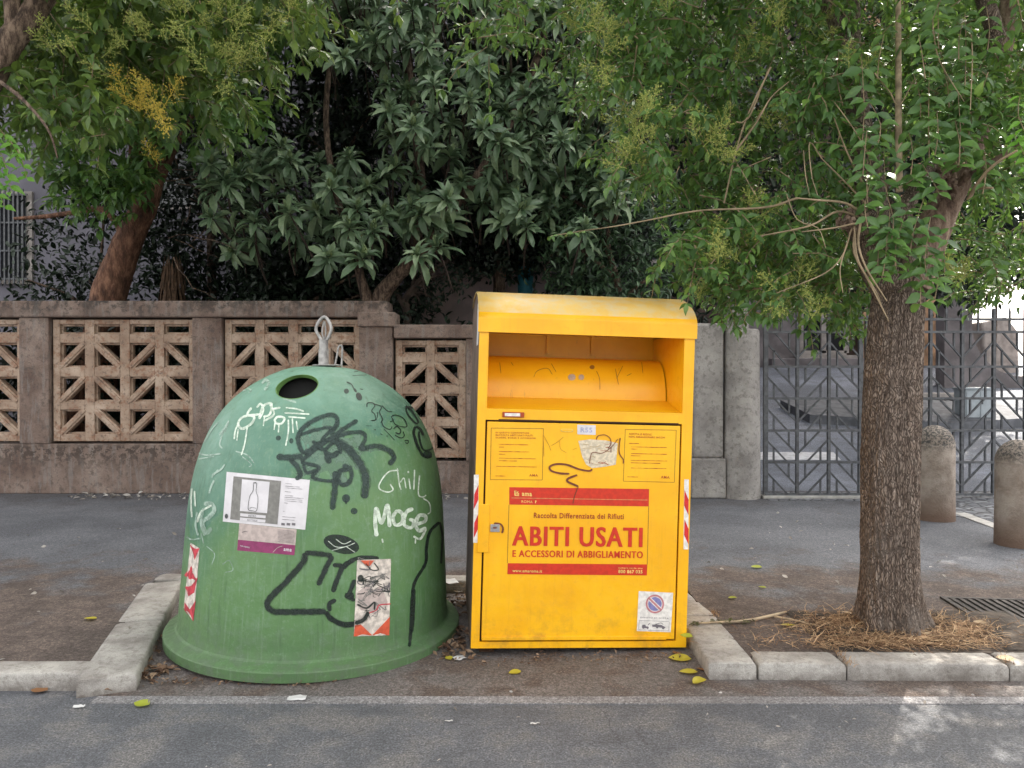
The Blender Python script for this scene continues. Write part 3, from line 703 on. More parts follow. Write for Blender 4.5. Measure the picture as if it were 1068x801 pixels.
# lower black tag
A8 = Z(270, 540, .2); g = MB()
for pts, w in (([(240,182),(300,186),(382,196)], 4.6), ([(384,198),(350,262),(308,352)], 4.8), ([(240,182),(232,228),(150,325),(62,415),(45,458),(75,486),(140,490),(350,488)], 5.6),
    ([(350,488),(375,525),(440,556),(505,550),(550,525),(570,480)], 5.2), ([(402,428),(368,448),(370,488)], 4.2), ([(385,246),(440,250)], 4), ([(500,215),(440,255),(405,330),(385,388)], 4.6),
    ([(440,262),(500,215),(560,206),(625,212)], 3.6), ([(500,322),(470,395),(455,405),(500,432)], 4), ([(470,390),(490,420)], 6)): stroke(g, bs, A8(*pts), w*1.35, 2, off=.0006); stroke(g, bs, A8(*pts), w, 0)
disc(g, bs, *A8((430, 138))[0], 19, 9.5, rot=.25, off=.002)
for pts in ([(360,120),(400,150),(450,150),(500,130)], [(455,150),(500,180)], [(380,170),(450,150)], [(400,110),(440,135),(480,120)]): stroke(g, bs, A8(*pts), .7, 1, off=.0055)
for pts in ([(940,22),(890,75),(872,160),(868,235),(812,335),(797,430),(792,560),(784,675)],): stroke(g, bs, A8(*pts), 3.2, 0)
stroke(g, bs, A8((942,22),(955,90),(952,170),(948,240)), 2.2, 0); stroke(g, bs, A8((806,370),(800,520),(792,600)), 4.4, 0)
obj('graffiti_figure', g, [M_BLK, M_WSP, M_HALO], body)
# black marker on the right shoulder
A3 = Z(350, 380, .125); g = MB()
for pts, w in (([(260,360),(265,325),(310,325),(325,350),(300,390),(325,420),(330,465),(290,472)], .9), ([(310,330),(380,355),(365,400),(390,460),(375,490)], .9), ([(385,345),(430,390),(470,398)], .8),
    ([(300,470),(340,460),(350,400)], .8), ([(450,480),(480,470),(465,440),(500,425),(560,450),(590,500),(580,525),(500,505),(470,455)], .9), ([(380,470),(400,520),(450,545),(470,520)], .9),
    ([(480,540),(510,520),(540,550),(530,580),(495,570)], 1.1), ([(490,590),(540,615),(570,600),(560,560)], .9), ([(400,540),(450,590),(490,635)], .7), ([(250,515),(300,515)], .4), ([(420,600),(435,600)], .7), ([(370,580),(390,590)], .7), ([(320,545),(335,550)], .8),
    ([(570,640),(600,635),(600,660),(575,655)], 1), ([(580,355),(640,370),(700,430),(760,500),(800,580),(820,660)], 2.2), ([(582,360),(600,420),(660,490),(685,480),(640,400),(600,370)], 1.6),
    ([(660,520),(650,580),(680,680),(725,760),(760,770),(800,770)], 2.6), ([(665,520),(700,540),(730,595)], 2.2), ([(690,560),(700,640),(730,715),(790,710),(820,670)], 1.8),
    ([(90,150),(130,170),(150,205)], 1.1), ([(200,205),(230,212)], .9), ([(150,65),(190,58)], .7), ([(140,95),(260,90)], .5)): stroke(g, bs, A3(*pts), w*1.1, 0, step=.7)
disc(g, bs, *A3((90, 225))[0], 2.6, 2.6, 0); disc(g, bs, *A3((195, 270))[0], 3.0, 4.4, 0, rot=-.4); stroke(g, bs, A3((150,200),(175,235)), 2.2, 0); disc(g, bs, *A3((765, 755))[0], 5, 4, 1)
obj('marker_scribble', g, [M_BLK, M_BLG], body)
# white tags
A4 = Z(180, 380, .2747); g = MB()
for pts, w in (([(300,165),(285,190),(310,200),(300,225),(265,245),(250,225),(270,200),(330,190)], 1.3), ([(320,165),(335,150),(345,175),(330,205),(345,160),(375,150),(370,190),(345,200)], 1.2), ([(370,150),(385,190),(350,215)], 1.1), ([(380,170),(410,165)], 1),
    ([(262,200),(240,250),(235,285)], .8), ([(285,235),(275,300),(262,345)], .8), ([(250,245),(245,290)], .7), ([(350,200),(345,235)], .7),
    ([(385,215),(400,200),(425,205),(415,225),(395,225),(388,212)], 1.2), ([(430,165),(470,170),(500,180)], .8), ([(425,185),(520,190)], .8), ([(440,200),(505,205)], .8), ([(440,210),(440,255),(430,310)], .8), ([(470,215),(475,250)], .7), ([(405,225),(402,260)], .7), ([(390,220),(386,250)], .7), ([(455,205),(458,262)], .7),
    ([(75,470),(72,520),(75,580)], .9), ([(85,480),(88,540)], .8), ([(95,600),(110,560),(150,535)], 1.1)): stroke(g, bs, A4(*pts), w*1.95, 0, step=.7)
for pts, w in (([(120,530),(150,530),(160,555),(140,580),(115,600),(130,640),(150,620)], 4.2), ([(340,75),(355,60),(365,75),(350,100)], 3.0), ([(160,440),(150,460),(140,490)], 2), ([(175,400),(150,430)], 1.6), ([(235,110),(240,125)], 3), ([(280,90),(300,100),(290,110)], 1.5),
    ([(55,655),(75,665),(110,660)], 1.6), ([(110,640),(120,680)], 1.4), ([(95,335),(130,345),(185,340)], 1.6), ([(100,360),(160,350)], 1.2), ([(120,545),(110,600),(125,650)], 3), ([(150,420),(185,400),(200,380)], 1.8), ([(180,270),(205,235),(215,215)], 2.2), ([(120,300),(150,250),(175,220)], 1.2), ([(230,130),(260,105),(280,100)], 1.6), ([(95,560),(90,610),(100,650)], 2), ([(240,330),(285,345),(310,375)], 1.4), ([(420,130),(470,145)], 2), ([(130,690),(160,720),(150,760)], .8), ([(190,760),(215,745),(230,780),(200,790)], .8), ([(200,240),(180,300),(190,320)], 1.6), ([(215,220),(200,260)], 1.2), ([(265,350),(300,380),(290,390)], 1)): stroke(g, bs, A4(*pts), w, 1, step=.7)
for pts, w in (([(820,402),(785,408),(758,440),(752,465),(780,478),(800,470),(790,450)], 1.1), ([(815,395),(822,450),(828,470)], 1), ([(825,445),(838,430),(845,465)], .9), ([(855,430),(860,468)], 1), ([(852,405),(854,412)], 1.3), ([(875,400),(872,470)], 1), ([(892,420),(888,485),(905,495),(915,488)], 1), ([(905,500),(925,515),(930,545),(920,555)], .9)): stroke(g, bs, A1(*pts), w*1.3, 0, step=.7)
for pts, w in (([(743,632),(738,580),(742,535),(760,585),(780,525),(788,600)], 2.4), ([(762,640),(765,655)], 1), ([(815,540),(800,565),(808,592),(830,585),(832,555),(815,540)], 2.2), ([(870,535),(845,550),(838,590),(862,602),(872,580),(855,572)], 2.2), ([(880,590),(910,580),(912,562),(890,560),(878,590),(890,612),(915,602)], 2.2), ([(915,605),(895,640),(870,632)], 1.4), ([(878,640),(877,658)], .8)): stroke(g, bs, A1(*pts), w*1.7, 0, step=.7)
obj('white_tags', g, [M_WSP, M_LGS], body)
# stickers
A2 = Z(225, 480, .13733); g = MB()
patch(g, bs, A2((85,88),(715,150),(680,528),(55,465)), 0, .0016); patch(g, bs, A2((138,122),(498,158),(470,488),(112,448)), 1, .0024)
patch(g, bs, A2((203,145),(412,165),(392,402),(186,385)), 0, .0032); patch(g, bs, A2((190,402),(382,420),(380,440),(188,425)), 0, .0032); patch(g, bs, A2((188,434),(380,452),(378,474),(186,457)), 0, .0032)
bt = [(290,172),(288,230),(262,280),(252,370),(285,384),(315,380),(325,290),(312,235),(314,175),(290,172)]
stroke(g, bs, A2(*bt), .55, 2, off=.0045, step=.6); stroke(g, bs, A2((290,172),(314,174)), .9, 2, off=.0045, step=.4); stroke(g, bs, A2((260,365),(285,358),(312,366)), .4, 2, off=.0045, step=.4)
disc(g, bs, *A2((84, 425))[0], 1.7, 2.6, 2, .003)
for y, x0, x1 in ((178,528,580),(198,528,640),(212,528,660),(240,525,572),(268,525,590),(282,522,670),(296,522,660),(310,522,660),(325,520,550),(388,512,525),(430,505,610),(450,505,600)):
    stroke(g, bs, A2((x0, y-2),(x1, y+(x1-x0)*.06)), .34, 3, off=.003, rough=.5, step=.5)
for x0 in (500, 540, 580): patch(g, bs, A2((x0,475),(x0+26,478),(x0+25,496),(x0-1,493)), 3, .003, 2, 2)
text(g, bs, 'VETRO', *A2((250,412),(310,418),(309,434),(249,428)), 2, .0045, .01)
text(g, bs, 'BOTTIGLIE', *A2((245,445),(320,452),(319,466),(244,459)), 3, .0045)
obj('glass_only_label', g, [M_PAPER, M_SGREY, M_BLK, M_INK], body)
g = MB(); patch(g, bs, A2((180,478),(615,525),(605,645),(170,603)), 0, .0008); patch(g, bs, A2((170,603),(605,645),(598,722),(163,685)), 1, .0009)
for y in range(530, 625, 10): stroke(g, bs, A2((470, y-3),(600, y+9)), .3, 2, off=.0020, rough=.5, step=.5)
stroke(g, bs, A2((200,548),(225,540),(245,545)), .5, 2, off=.002, step=.5); text(g, bs, 'www.amaroma.it', *A2((190,640),(262,655),(260,668),(188,655)), 3, .002)
text(g, bs, 'ama', *A2((518,668),(578,674),(576,694),(516,688)), 3, .002, .02); stroke(g, bs, A2((435,700),(470,665),(510,650)), .5, 0, off=.002, step=.5)
obj('magenta_notice', g, [M_PINKP, M_MAG, M_INK, M_PAPER], body)
g = MB(); patch(g, bs, A8((512,220),(688,214),(678,612),(494,618)), 0, .0022)
for tri in ([(530,222),(600,222),(570,262)], [(494,618),(500,560),(530,555),(590,612)], [(678,612),(590,612),(640,560),(682,515)]): poly(g, bs, A8(*tri), 1, .0030)
poly(g, bs, A8((512,390),(560,350),(640,360),(670,440),(600,500),(530,480)), 4, .0028)
disc(g, bs, *A8((530, 315))[0], 3.2, 3.6, 2, .0035)
for k in range(34):
    x = random.uniform(525, 670); y = random.gauss(370, 75); y = min(max(y, 232), 500)
    pts = [(x + random.uniform(-38, 38), y + random.uniform(-28, 28)) for _ in range(4)]; pts = [(min(max(a, 515), 678), b) for a, b in pts]
    stroke(g, bs, A8(*pts), random.uniform(.35, 1.1), random.choice([2, 2, 3, 3, 5, 5]), off=.0036, step=.7)
stroke(g, bs, A8((510,450),(560,470),(600,440),(600,480)), 1.8, 2, off=.005); stroke(g, bs, A8((560,500),(610,480),(625,455),(685,448)), 1.1, 6, off=.005); stroke(g, bs, A8((500,550),(545,530),(570,490)), 4, 2, off=.005); stroke(g, bs, A8((510,330),(560,328),(640,348)), .8, 2, off=.005)
obj('torn_chevron_sticker', g, [M_CREAM, M_ORG, M_BLK, M_INK, M_PINKP, M_SGREY, M_REDW], body)
g = MB(); L_ = [(201, 565), (208.5, 572), (205, 610), (202, 648), (193.5, 638), (192.5, 600)]
patch(g, bs, [(199,566),(208.5,572),(202,648),(192.0,634)], 0, .0016)
for tri in ([(198.5,568),(208.5,572),(203.5,584)], [(193.5,612),(206.5,602),(203,618),(197,622)], [(192.5,600),(200,590),(206,606),(198,604)], [(193,628),(200,640),(204.5,626),(202,648),(192.5,636)]): poly(g, bs, tri, 1, .0024)
obj('red_chevron_sticker', g, [M_CREAM, M_REDW], body)

# ------------------------------------------------------------------ yellow clothes container
t = NT('yellow_paint'); n1 = t.noise(2.5, 5, .6); n2 = t.noise(22, 6, .72); s3 = t.sep()
c = t.ramp(n1, [(.3, (.88, .43, .004)), (.7, (.94, .50, .007))])
c = t.mix(t.ramp(n2, [(.62, 0.), (.95, .3)]), c, (.62, .28, .02))
c = t.mix(t.math('MULTIPLY', t.maprange(s3[2], .35, .0), t.ramp(t.noise(9, 6, .7), [(.45, 0.), (.85, .6)])), c, (.40, .20, .03))
c = t.mix(t.ramp(t.noise(7, 5, .6, stretch=(6, 6, .4)), [(.6, 0.), (.95, .22)]), c, (.62, .30, .02))
t.col(c); t.rough(t.ramp(n2, [(.3, .3), (.7, .45)])); t.bump(t.math('ADD', t.noise(3, 2), t.math('MULTIPLY', n2, .12)), .12, .02); M_YEL = t.m
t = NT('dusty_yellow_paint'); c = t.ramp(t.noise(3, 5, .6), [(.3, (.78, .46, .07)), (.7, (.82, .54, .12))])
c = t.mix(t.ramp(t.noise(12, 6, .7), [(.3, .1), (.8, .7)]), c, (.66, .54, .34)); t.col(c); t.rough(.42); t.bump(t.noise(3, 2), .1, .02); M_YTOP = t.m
t = NT('scuffed_yellow'); c = t.ramp(t.noise(4, 5, .6), [(.3, (.84, .42, .006)), (.7, (.90, .48, .010))])
c = t.mix(t.ramp(t.noise(9, 6, .7, stretch=(5, 5, .8)), [(.75, 0.), (1., .5)]), c, (.42, .21, .03)); t.col(c); t.rough(.35); M_YIN = t.m
M_BROWNP = simple('dark_brown_side', (.15, .105, .085), .6, .3, 8)  # left side panel gets a darker brown than the yellow body
M_GAP = simple('door_gap', (.05, .02, .006), .9)
M_RED = flat('red_print', (.58, .028, .006), .5, var=.08); M_DRED = flat('dark_red_print', (.36, .05, .006), .5); M_PYEL = flat('pale_yellow_print', (.80, .55, .15), .5)
M_BRN = flat('brown_marker', (.16, .035, .01), .5); M_WHT = flat('white_print', (.75, .72, .68), .5); M_THIN = flat('fine_print', (.30, .15, .01), .6)
M_BLUE = flat('faded_blue', (.20, .20, .42), .5); M_PRED = flat('pale_red', (.50, .20, .22), .5)
FZ = .055
o0 = gnd(491.0, 676.3, FZ)
binr = empty('clothes_container', o0, 'tall yellow metal container for used clothes with a rounded hood, in the parking bay', 'donation bin', rot=(0, R(1.6), R(5.2)))
bpy.context.view_layer.update(); MBIN = wm(binr); IBIN = MBIN.inverted()
fn = (MBIN.to_3x3() @ Vector((0, -1, 0))).normalized()
def ys(px, py, dy=0.0):
    o = MBIN @ Vector((0, dy, 0)); d = ray(px, py); k = (o - CAMP).dot(fn) / d.dot(fn); return CAMP + d*k, fn
def fl(px, py, dy=0.0): p = IBIN @ ys(px, py, dy)[0]; return p.x, p.z
W = fl(715.5, 676)[0]; 
zS = fl(508, 426)[1]; zO = fl(508, 345.5)[1]; zF = fl(500, 331)[1]; xL = fl(508.5, 400)[0]; xR = fl(712, 420)[0]
zB = fl(500, 430)[1]
DEP = 1.02
zF2 = zF
print('BIN W', W, 'shelf', zS, 'openTop', zO, 'fascia', zF, xL, xR)
# side outline
CR = .46; HT = .178      # hood radius forward, rise
def side_prof(front=0.0, off=0.0):
    pts = [(front, 0), (front, zF)]
    for a in np.linspace(0, math.pi/2, 14)[1:]: pts.append((front + CR*(1 - math.cos(a)), zF + (HT + off)*math.sin(a)**1.25))
    pts += [(.74, zF + HT + off - .004), (.92, zF + HT*.80), (DEP, zF + HT*.45), (DEP, 0)]
    return pts
def bb(m, a, b, mi=0): m.box(a, b, mi, MBIN)
sp = side_prof(.03)
for x0, nm in ((0.0, 'side_panel'), (W - .018, 'side_panel')):
    m = MB(); n = len(sp); vs = [MBIN @ Vector((x0, y, z)) for y, z in sp] + [MBIN @ Vector((x0 + .018, y, z)) for y, z in sp]
    m.add(vs, [tuple(range(n))[::-1], tuple(range(n, 2*n))] + [(i, (i+1) % n, (i+1) % n + n, i+n) for i in range(n)])
    o = obj(nm, m, M_YEL if x0 else M_BROWNP, binr); 
    if not x0: o['label'] = 'dark brown left side panel'
m = MB(); bb(m, (.018, DEP - .02, 0), (W - .018, DEP - .001, zF + HT*.45)); obj('back_panel', m, M_YEL, binr)
m = MB(); bb(m, (.018, .04, .0), (W - .018, DEP - .02, .02)); obj('floor_panel', m, M_GAP, binr)
# front frame round door and opening
xd0 = fl(503.0, 560)[0]; xd1 = fl(708.0, 560)[0]; zd0 = fl(503, 669.5)[1]; zd1 = fl(520, 438)[1]
m = MB()
bb(m, (0, 0, 0), (xd0, .03, zF - .002)); bb(m, (xd1, 0, 0), (W, .03, zF - .002))
bb(m, (xd0, 0.0005, 0), (xd1, .0295, zd0)); bb(m, (xd0, 0.0005, zd1), (xd1, .0295, zS))
bb(m, (xd0, .001, zS - .001), (xL, .029, zO)); bb(m, (xR, .001, zS - .001), (xd1, .029, zO)); bb(m, (xd0, .0005, zO), (xd1, .0295, zF - .002))
obj('front_frame', m, M_YEL, binr, bevel=.003)
m = MB(); bb(m, (xd0 - .001, .022, zd0 - .001), (xd1 + .001, .0285, zd1 + .001)); obj('door_gap', m, M_GAP, binr)
m = MB(); bb(m, (xd0 + .010, -.002, zd0 + .010), (xd1 - .009, .02, zd1 - .010)); door = obj('door', m, M_YEL, binr, bevel=.004)
m = MB(); bb(m, (xd0 + .012, -.009, zd0 + .010), (xd1 - .055, -.0025, zd0 + .03)); obj('door_fold', m, M_YEL, door, bevel=.002)
m = MB(); bb(m, (fl(520,438)[0], -.001, zd1 - .004), (xd1 - .02, .012, zd1 + .005)); obj('door_top_shadow_gap', m, M_GAP, door)
# hood: curved sheet with a front lip
m = MB(); hp = side_prof(-.012, .006)[1:-1]; hp = [(-.012, zO - .004), (-.012, zF)] + hp[1:]
hp = [p for p in hp if p[0] < .95] ; vs = []
for x in np.linspace(-.008, W + .008, 9):
    for y, z in hp: vs.append(MBIN @ Vector((x, y, z)))
    for y, z in hp[::-1]: vs.append(MBIN @ Vector((x, y + (.010 if z <= zF + .001 else .004), z - (.008 if z > zF else 0))))
n = 2*len(hp)
fs = [(i*n+j, i*n+(j+1) % n, (i+1)*n+(j+1) % n, (i+1)*n+j) for i in range(8) for j in range(n)] + [tuple(range(n)), tuple(range(8*n, 9*n))[::-1]]
m.add(vs, fs, 0, False)
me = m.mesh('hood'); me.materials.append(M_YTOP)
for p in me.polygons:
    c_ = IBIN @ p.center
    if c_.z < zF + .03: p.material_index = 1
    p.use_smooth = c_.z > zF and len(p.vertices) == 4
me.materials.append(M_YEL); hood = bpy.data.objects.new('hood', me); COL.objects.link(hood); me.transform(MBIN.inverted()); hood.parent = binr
# opening: side cheeks, back panel, ribs, drum, shelf
m = MB(); bb(m, (xL - .012, .031, zS - .06), (xL - .002, .70, zO + .02)); obj('opening_cheek', m, M_YEL, binr)
m = MB(); bb(m, (xR + .002, .031, zS - .06), (xR + .012, .70, zO + .02)); obj('opening_cheek', m, M_YEL, binr)
m = MB(); bb(m, (xL - .002, .62, zS), (xR + .002, .63, zO + .06)); obj('opening_back', m, M_YIN, binr)
m = MB(); bb(m, (xL - .002, .031, zO + .03), (xR + .002, .62, zO + .04)); obj('upper_baffle', m, M_YIN, binr)
for px_ in (572, 618.5): m = MB(); x_ = fl(px_, 360, .60)[0]; bb(m, (x_ - .012, .60, zO - .085), (x_ + .012, .618, zO + .03)); obj('baffle_rib', m, M_YIN, binr)
zd_ = fl(560, 414.5, .30)[1]
m = MB(); m.add([MBIN @ Vector(p) for p in ((xL - .001, .031, zS - .001), (xR + .001, .031, zS - .001), (xR + .001, .31, zd_), (xL - .001, .31, zd_))], [(0, 1, 2, 3)])
obj('hopper_shelf', m, M_YIN, binr)
m = MB(); vs = []; nx = 2; arc = []
zdt = fl(560, 372.5, .50)[1]; zdb = zd_ - .004
for a in np.linspace(0, 1, 16):
    ang = a*R(88); arc.append((.30 + .20*(1 - math.cos(ang)), zdb + (zdt - zdb)*math.sin(ang)))
n = len(arc)
for x in (xL, xR - .004):
    for y, z in arc: vs.append(MBIN @ Vector((x, y, z)))
m.add(vs, [(i, i+1, n+i+1, n+i) for i in range(n-1)], 0, True); obj('hopper_drum', m, M_YIN, binr)
m = MB(); bb(m, (xL, .505, zdt - .02), (xR, .619, zdt - .01)); obj('drum_back', m, M_GAP, binr)
# scratches in drum, dents
def dsurf(px, py):
    d = ray(px, py); h = dbvh.ray_cast(CAMP, d)
    return None if h[0] is None else (h[0], h[1] if h[1].dot(d) < 0 else -h[1])
dbvh = BVHTree.FromPolygons([Vector(v) for v in m.v] and [Vector(v) for v in vs], [(i, i+1, n+i+1, n+i) for i in range(n-1)])
A9 = Z(470, 290, .2621); g = MB()
for pts in ([(195,335),(200,380)], [(330,395),(345,370),(385,360),(405,385)], [(400,340),(420,375)], [(580,370),(592,400),(594,445)], [(655,360),(668,425)], [(660,400),(685,350)], [(760,335),(765,380)], [(240,335),(250,350)], [(700,390),(720,380)]): stroke(g, dsurf, A9(*pts), .6, 0, off=.001)
disc(g, dsurf, *A9((482, 395))[0], 4, 3.4, 1, .001); disc(g, dsurf, *A9((520, 395))[0], 3, 3, 1, .001); disc(g, dsurf, *A9((563, 355))[0], 2.6, 2.2, 0, .001)
obj('scuff_marks', g, [flat('scuff_brown', (.33, .15, .02)), flat('scuff_grey', (.46, .36, .26))], binr)
# name plate, lock plate, lock
m = MB(); a = fl(524, 429.5); b = fl(546.5, 435.5); bb(m, (a[0], -.010, b[1]), (b[0], .0, a[1])); pl = obj('plate_holder', m, M_DRED, binr, bevel=.002)
g = MB(); patch(g, lambda x, y: ys(x, y, -.010), [(526.5,430.8),(542.5,431),(542.5,434.3),(526.5,434)], 0, .0008, 2, 2); obj('name_plate', g, M_WHT, pl)
a = fl(499, 525.5); b = fl(509.5, 576); m = MB(); bb(m, (a[0], -.008, b[1]), (b[0], -.0005, a[1])); obj('lock_plate', m, M_YEL, binr, bevel=.0025)
a = fl(511.5, 546.5); b = fl(521, 554.5); m = MB(); bb(m, (a[0], -.010, b[1]), (b[0], -.0022, a[1])); lk = obj('lock', m, M_GALV, door, bevel=.002)
g = MB(); stroke(g, ys, [(515,545.5),(522,546.5),(524.5,551),(523.5,556)], 1.8, 0, off=.004); stroke(g, ys, [(514,550),(518,550)], 1.6, 0, off=.0125, step=.5); obj('keyhole_cover', g, M_BRN, lk)
# reflective tapes
def tape(x0, x1, y0, y1, sl, name='reflective_tape'):
    g = MB(); patch(g, ys, [(x0,y0),(x1,y0),(x1-.6,y1),(x0-.8,y1)], 0, .0010, 2, 8)
    for k in range(3):
        ya = y0 + (y1-y0)*(.22 + k*.42)*1.0; h_ = (y1-y0)*.22
        pts = [(x0+.3, ya + sl), (x1-.3, ya - sl), (x1-.5, min(y1, ya - sl + h_)), (x0-.2, min(y1, ya + sl + h_))]
        if ya + sl > y1 - 2: continue
        patch(g, ys, pts, 1, .0018, 2, 2)
    obj(name, g, [M_WHT, flat('red_tape', (.60, .02, .02), .4)], binr)
tape(494.3, 499.3, 495, 566, 5); tape(713.6, 718.4, 500, 573, -5)
# main sign
A4b = Z(520, 500, .15918)
g = MB()
patch(g, ys, A4b((70,50),(985,62),(983,176),(70,164)), 0, .0035, 3, 2); patch(g, ys, A4b((60,548),(973,556),(970,628),(57,620)), 0, .0035, 3, 2)
patch(g, ys, A4b((84,118),(975,132),(975,137),(84,123)), 1, .0042, 2, 1)
for l_ in ([(68,165),(57,548)], [(983,176),(973,556)]): 
    (xa, ya), (xb, yb) = A4b(*l_); patch(g, ys, [(xa-.3,ya),(xa+.3,ya),(xb+.3,yb),(xb-.3,yb)], 3, .0034, 1, 1)
sg = obj('clothes_sign', g, [M_RED, flat('pink_line', (.60, .22, .08)), M_PYEL, M_THIN], door)
g = MB()
def T(s, q, mi, b=0.0, shifts=(0,)):
    g_ = MB()
    for i_, k_ in enumerate(shifts): text(g_, ys, s, *A4b(*[(x_ + k_, y_) for x_, y_ in q]), 0, .0046 + .00025*i_, b)
    obj('lettering', g_, [M_RED, M_DRED, M_PYEL][mi], sg)
T('ABITI USATI', [(93,304),(941,314),(938,444),(90,434)], 0, .012, (-3.4, 0, 3.4))
T('E ACCESSORI DI ABBIGLIAMENTO', [(92,462),(944,470),(943,516),(91,506)], 0, .008, (-1.2, 1.2))
T('Raccolta Differenziata dei Rifiuti', [(231,216),(820,224),(819,260),(230,252)], 1, .02)
T('ama', [(152,86),(218,88),(218,110),(152,108)], 2, .03); T('ROMA', [(150,136),(222,138),(222,155),(150,153)], 2, .0)
T('www.amaroma.it', [(90,588),(285,592),(284,610),(89,606)], 2, .02)
T('numero verde ama', [(784,572),(942,576),(942,586),(784,583)], 2, .01); T('800 867 035', [(784,590),(942,593),(941,616),(783,613)], 2, .03)
for pts in ([(104,72),(106,105)], [(113,70),(113,104)], [(104,104),(135,106)], [(118,88),(135,92)], [(120,98),(135,100)], [(128,76),(120,90)]): stroke(g, ys, A4b(*pts), .8, 2, off=.0046, step=.5)
stroke(g, ys, A4b((243,136),(240,155)), .9, 2, off=.0046, step=.5); stroke(g, ys, A4b((236,140),(250,141)), .7, 2, off=.0046, step=.5)
obj('crest', g, [M_RED, M_DRED, M_PYEL], sg)
# info panels
A5 = Z(500, 435, .206)
def info(c, lines, title, foot):
    g = MB(); 
    for a, b in zip(c, c[1:] + c[:1]):
        (xa, ya), (xb, yb) = A5(a, b); d = Vector((xb-xa, yb-ya)).normalized(); nn = Vector((-d.y, d.x))*.28
        patch(g, ys, [(xa+nn.x, ya+nn.y), (xb+nn.x, yb+nn.y), (xb-nn.x, yb-nn.y), (xa-nn.x, ya-nn.y)], 0, .0032, 1, 1)
    for s_, q in title + foot: text(g, ys, s_, *A5(*q), 1, .0034, .012)
    for (x0, x1, y) in lines: stroke(g, ys, A5((x0, y), (x1, y + (x1-x0)*.02)), .42, 1, off=.0032, rough=.5, step=.35)
    obj('info_panel', g, [M_THIN, M_DRED], door)
info([(60,55),(324,58),(318,318),(55,316)], [(98,248,137),(98,125,151),(98,252,173),(98,130,187),(98,285,207),(98,190,220),(84,292,248),(80,132,297)],
     [('IN QUESTO CONTENITORE', [(82,74),(252,77),(252,86),(82,83)]), ('RACCOLTA ABITI USATI PULITI', [(82,86),(270,89),(270,98),(82,95)]), ('SCARPE, BORSE E ACCESSORI', [(82,100),(285,103),(285,112),(82,109)])], [('AMA', [(252,288),(296,289),(296,301),(252,300)])])
info([(738,62),(996,66),(986,330),(728,324)], [(756,808,132),(766,948,150),(766,800,161),(765,948,184),(765,815,195),(765,950,218),(765,915,231),(766,946,257),(748,802,302)],
     [('RISPETTA LE REGOLE', [(758,80),(870,83),(870,93),(758,90)]), ('NON ABBANDONARE SACCHI', [(756,95),(938,99),(938,108),(756,104)])], [('AMA', [(918,296),(962,298),(962,312),(918,310)])])
# torn paper, label, scribbles
g = MB(); poly(g, ys, A5((500,120),(560,112),(640,118),(700,132),(695,185),(690,240),(640,250),(570,258),(540,240),(520,200),(510,160)), 0, .0036)
for k in range(16):
    x = random.uniform(515, 640); y = random.uniform(128, 240); L_ = random.uniform(15, 60); stroke(g, ys, A5((x, y), (x + L_*.5, y + random.uniform(-5, 5)), (min(x + L_, 690), y + random.uniform(-6, 6))), random.uniform(.3, .8), random.choice([1, 1, 2]), off=.0042, step=.6)
obj('torn_poster', g, [flat('torn_paper', (.66, .57, .42), .8, var=.15, scale=60), flat('paper_shadow', (.48, .36, .20)), M_DRED], door)
g = MB(); patch(g, ys, A5((495,38),(588,41),(588,90),(495,87)), 0, .0036, 2, 2); text(g, ys, 'R55', *A5((512,52),(570,54),(570,78),(512,76)), 1, .0044, .01); obj('white_label', g, [M_PAPER, flat('pale_blue_ink', (.35, .36, .55))], door)
g = MB()
for pts, w, mi in (([(570,262),(555,272),(500,262),(440,240),(385,238),(355,252),(365,272),(410,284),(455,286)], 2.0, 0), ([(495,292),(450,310),(445,325),(480,342),(500,350)], 2.2, 0), ([(500,350),(482,395),(472,438)], .9, 0),
    ([(590,115),(600,95),(635,90),(660,108),(664,135),(650,160)], .9, 0), ([(555,235),(570,180),(620,182),(668,150),(700,110)], .7, 0), ([(712,104),(706,145),(708,185),(727,215),(726,235)], 1.2, 0), ([(666,150),(664,180)], .8, 0),
    ([(322,88),(350,140),(362,170)], .5, 1), ([(322,90),(326,200)], .5, 1), ([(362,145),(395,125),(425,100)], .5, 1), ([(405,120),(410,160),(440,180)], .4, 1), ([(470,165),(495,155)], .4, 1)): stroke(g, ys, A5(*pts), w, mi, off=.0055)
stroke(g, ys, A5((410,66),(475,68)), 3.4, 2, off=.0036, step=.6); stroke(g, ys, A5((418,66),(468,68)), 1.6, 3, off=.0048, step=.6)
obj('marker_scribble', g, [M_BRN, flat('thin_scratch', (.45, .22, .01)), flat('light_yellow_mark', (.80, .50, .08)), M_YEL], door)
# no-parking sticker
A6 = Z(640, 600, .12484); g = MB()
patch(g, ys, A6((208,130),(496,145),(476,474),(192,464)), 0, .0034, 2, 2); disc(g, ys, *A6((343,238))[0], 9.6, 9.8, 1, .0040, n=40); disc(g, ys, *A6((343,238))[0], 7.7, 7.9, 0, .0044, n=40); disc(g, ys, *A6((343,238))[0], 7.1, 7.3, 2, .0048, n=40)
(xa, ya), (xb, yb) = A6((296,192),(390,284)); d = Vector((xb-xa, yb-ya)).normalized(); nn = Vector((-d.y, d.x))
for w_, mi, of in ((1.9, 0, .0052), (1.0, 1, .0056)): patch(g, ys, [(xa+nn.x*w_, ya+nn.y*w_), (xb+nn.x*w_, yb+nn.y*w_), (xb-nn.x*w_, yb-nn.y*w_), (xa-nn.x*w_, ya-nn.y*w_)], mi, of, 1, 1)
text(g, ys, 'DIVIETO DI SOSTA', *A6((220,345),(458,352),(458,364),(220,357)), 3, .004, .01)
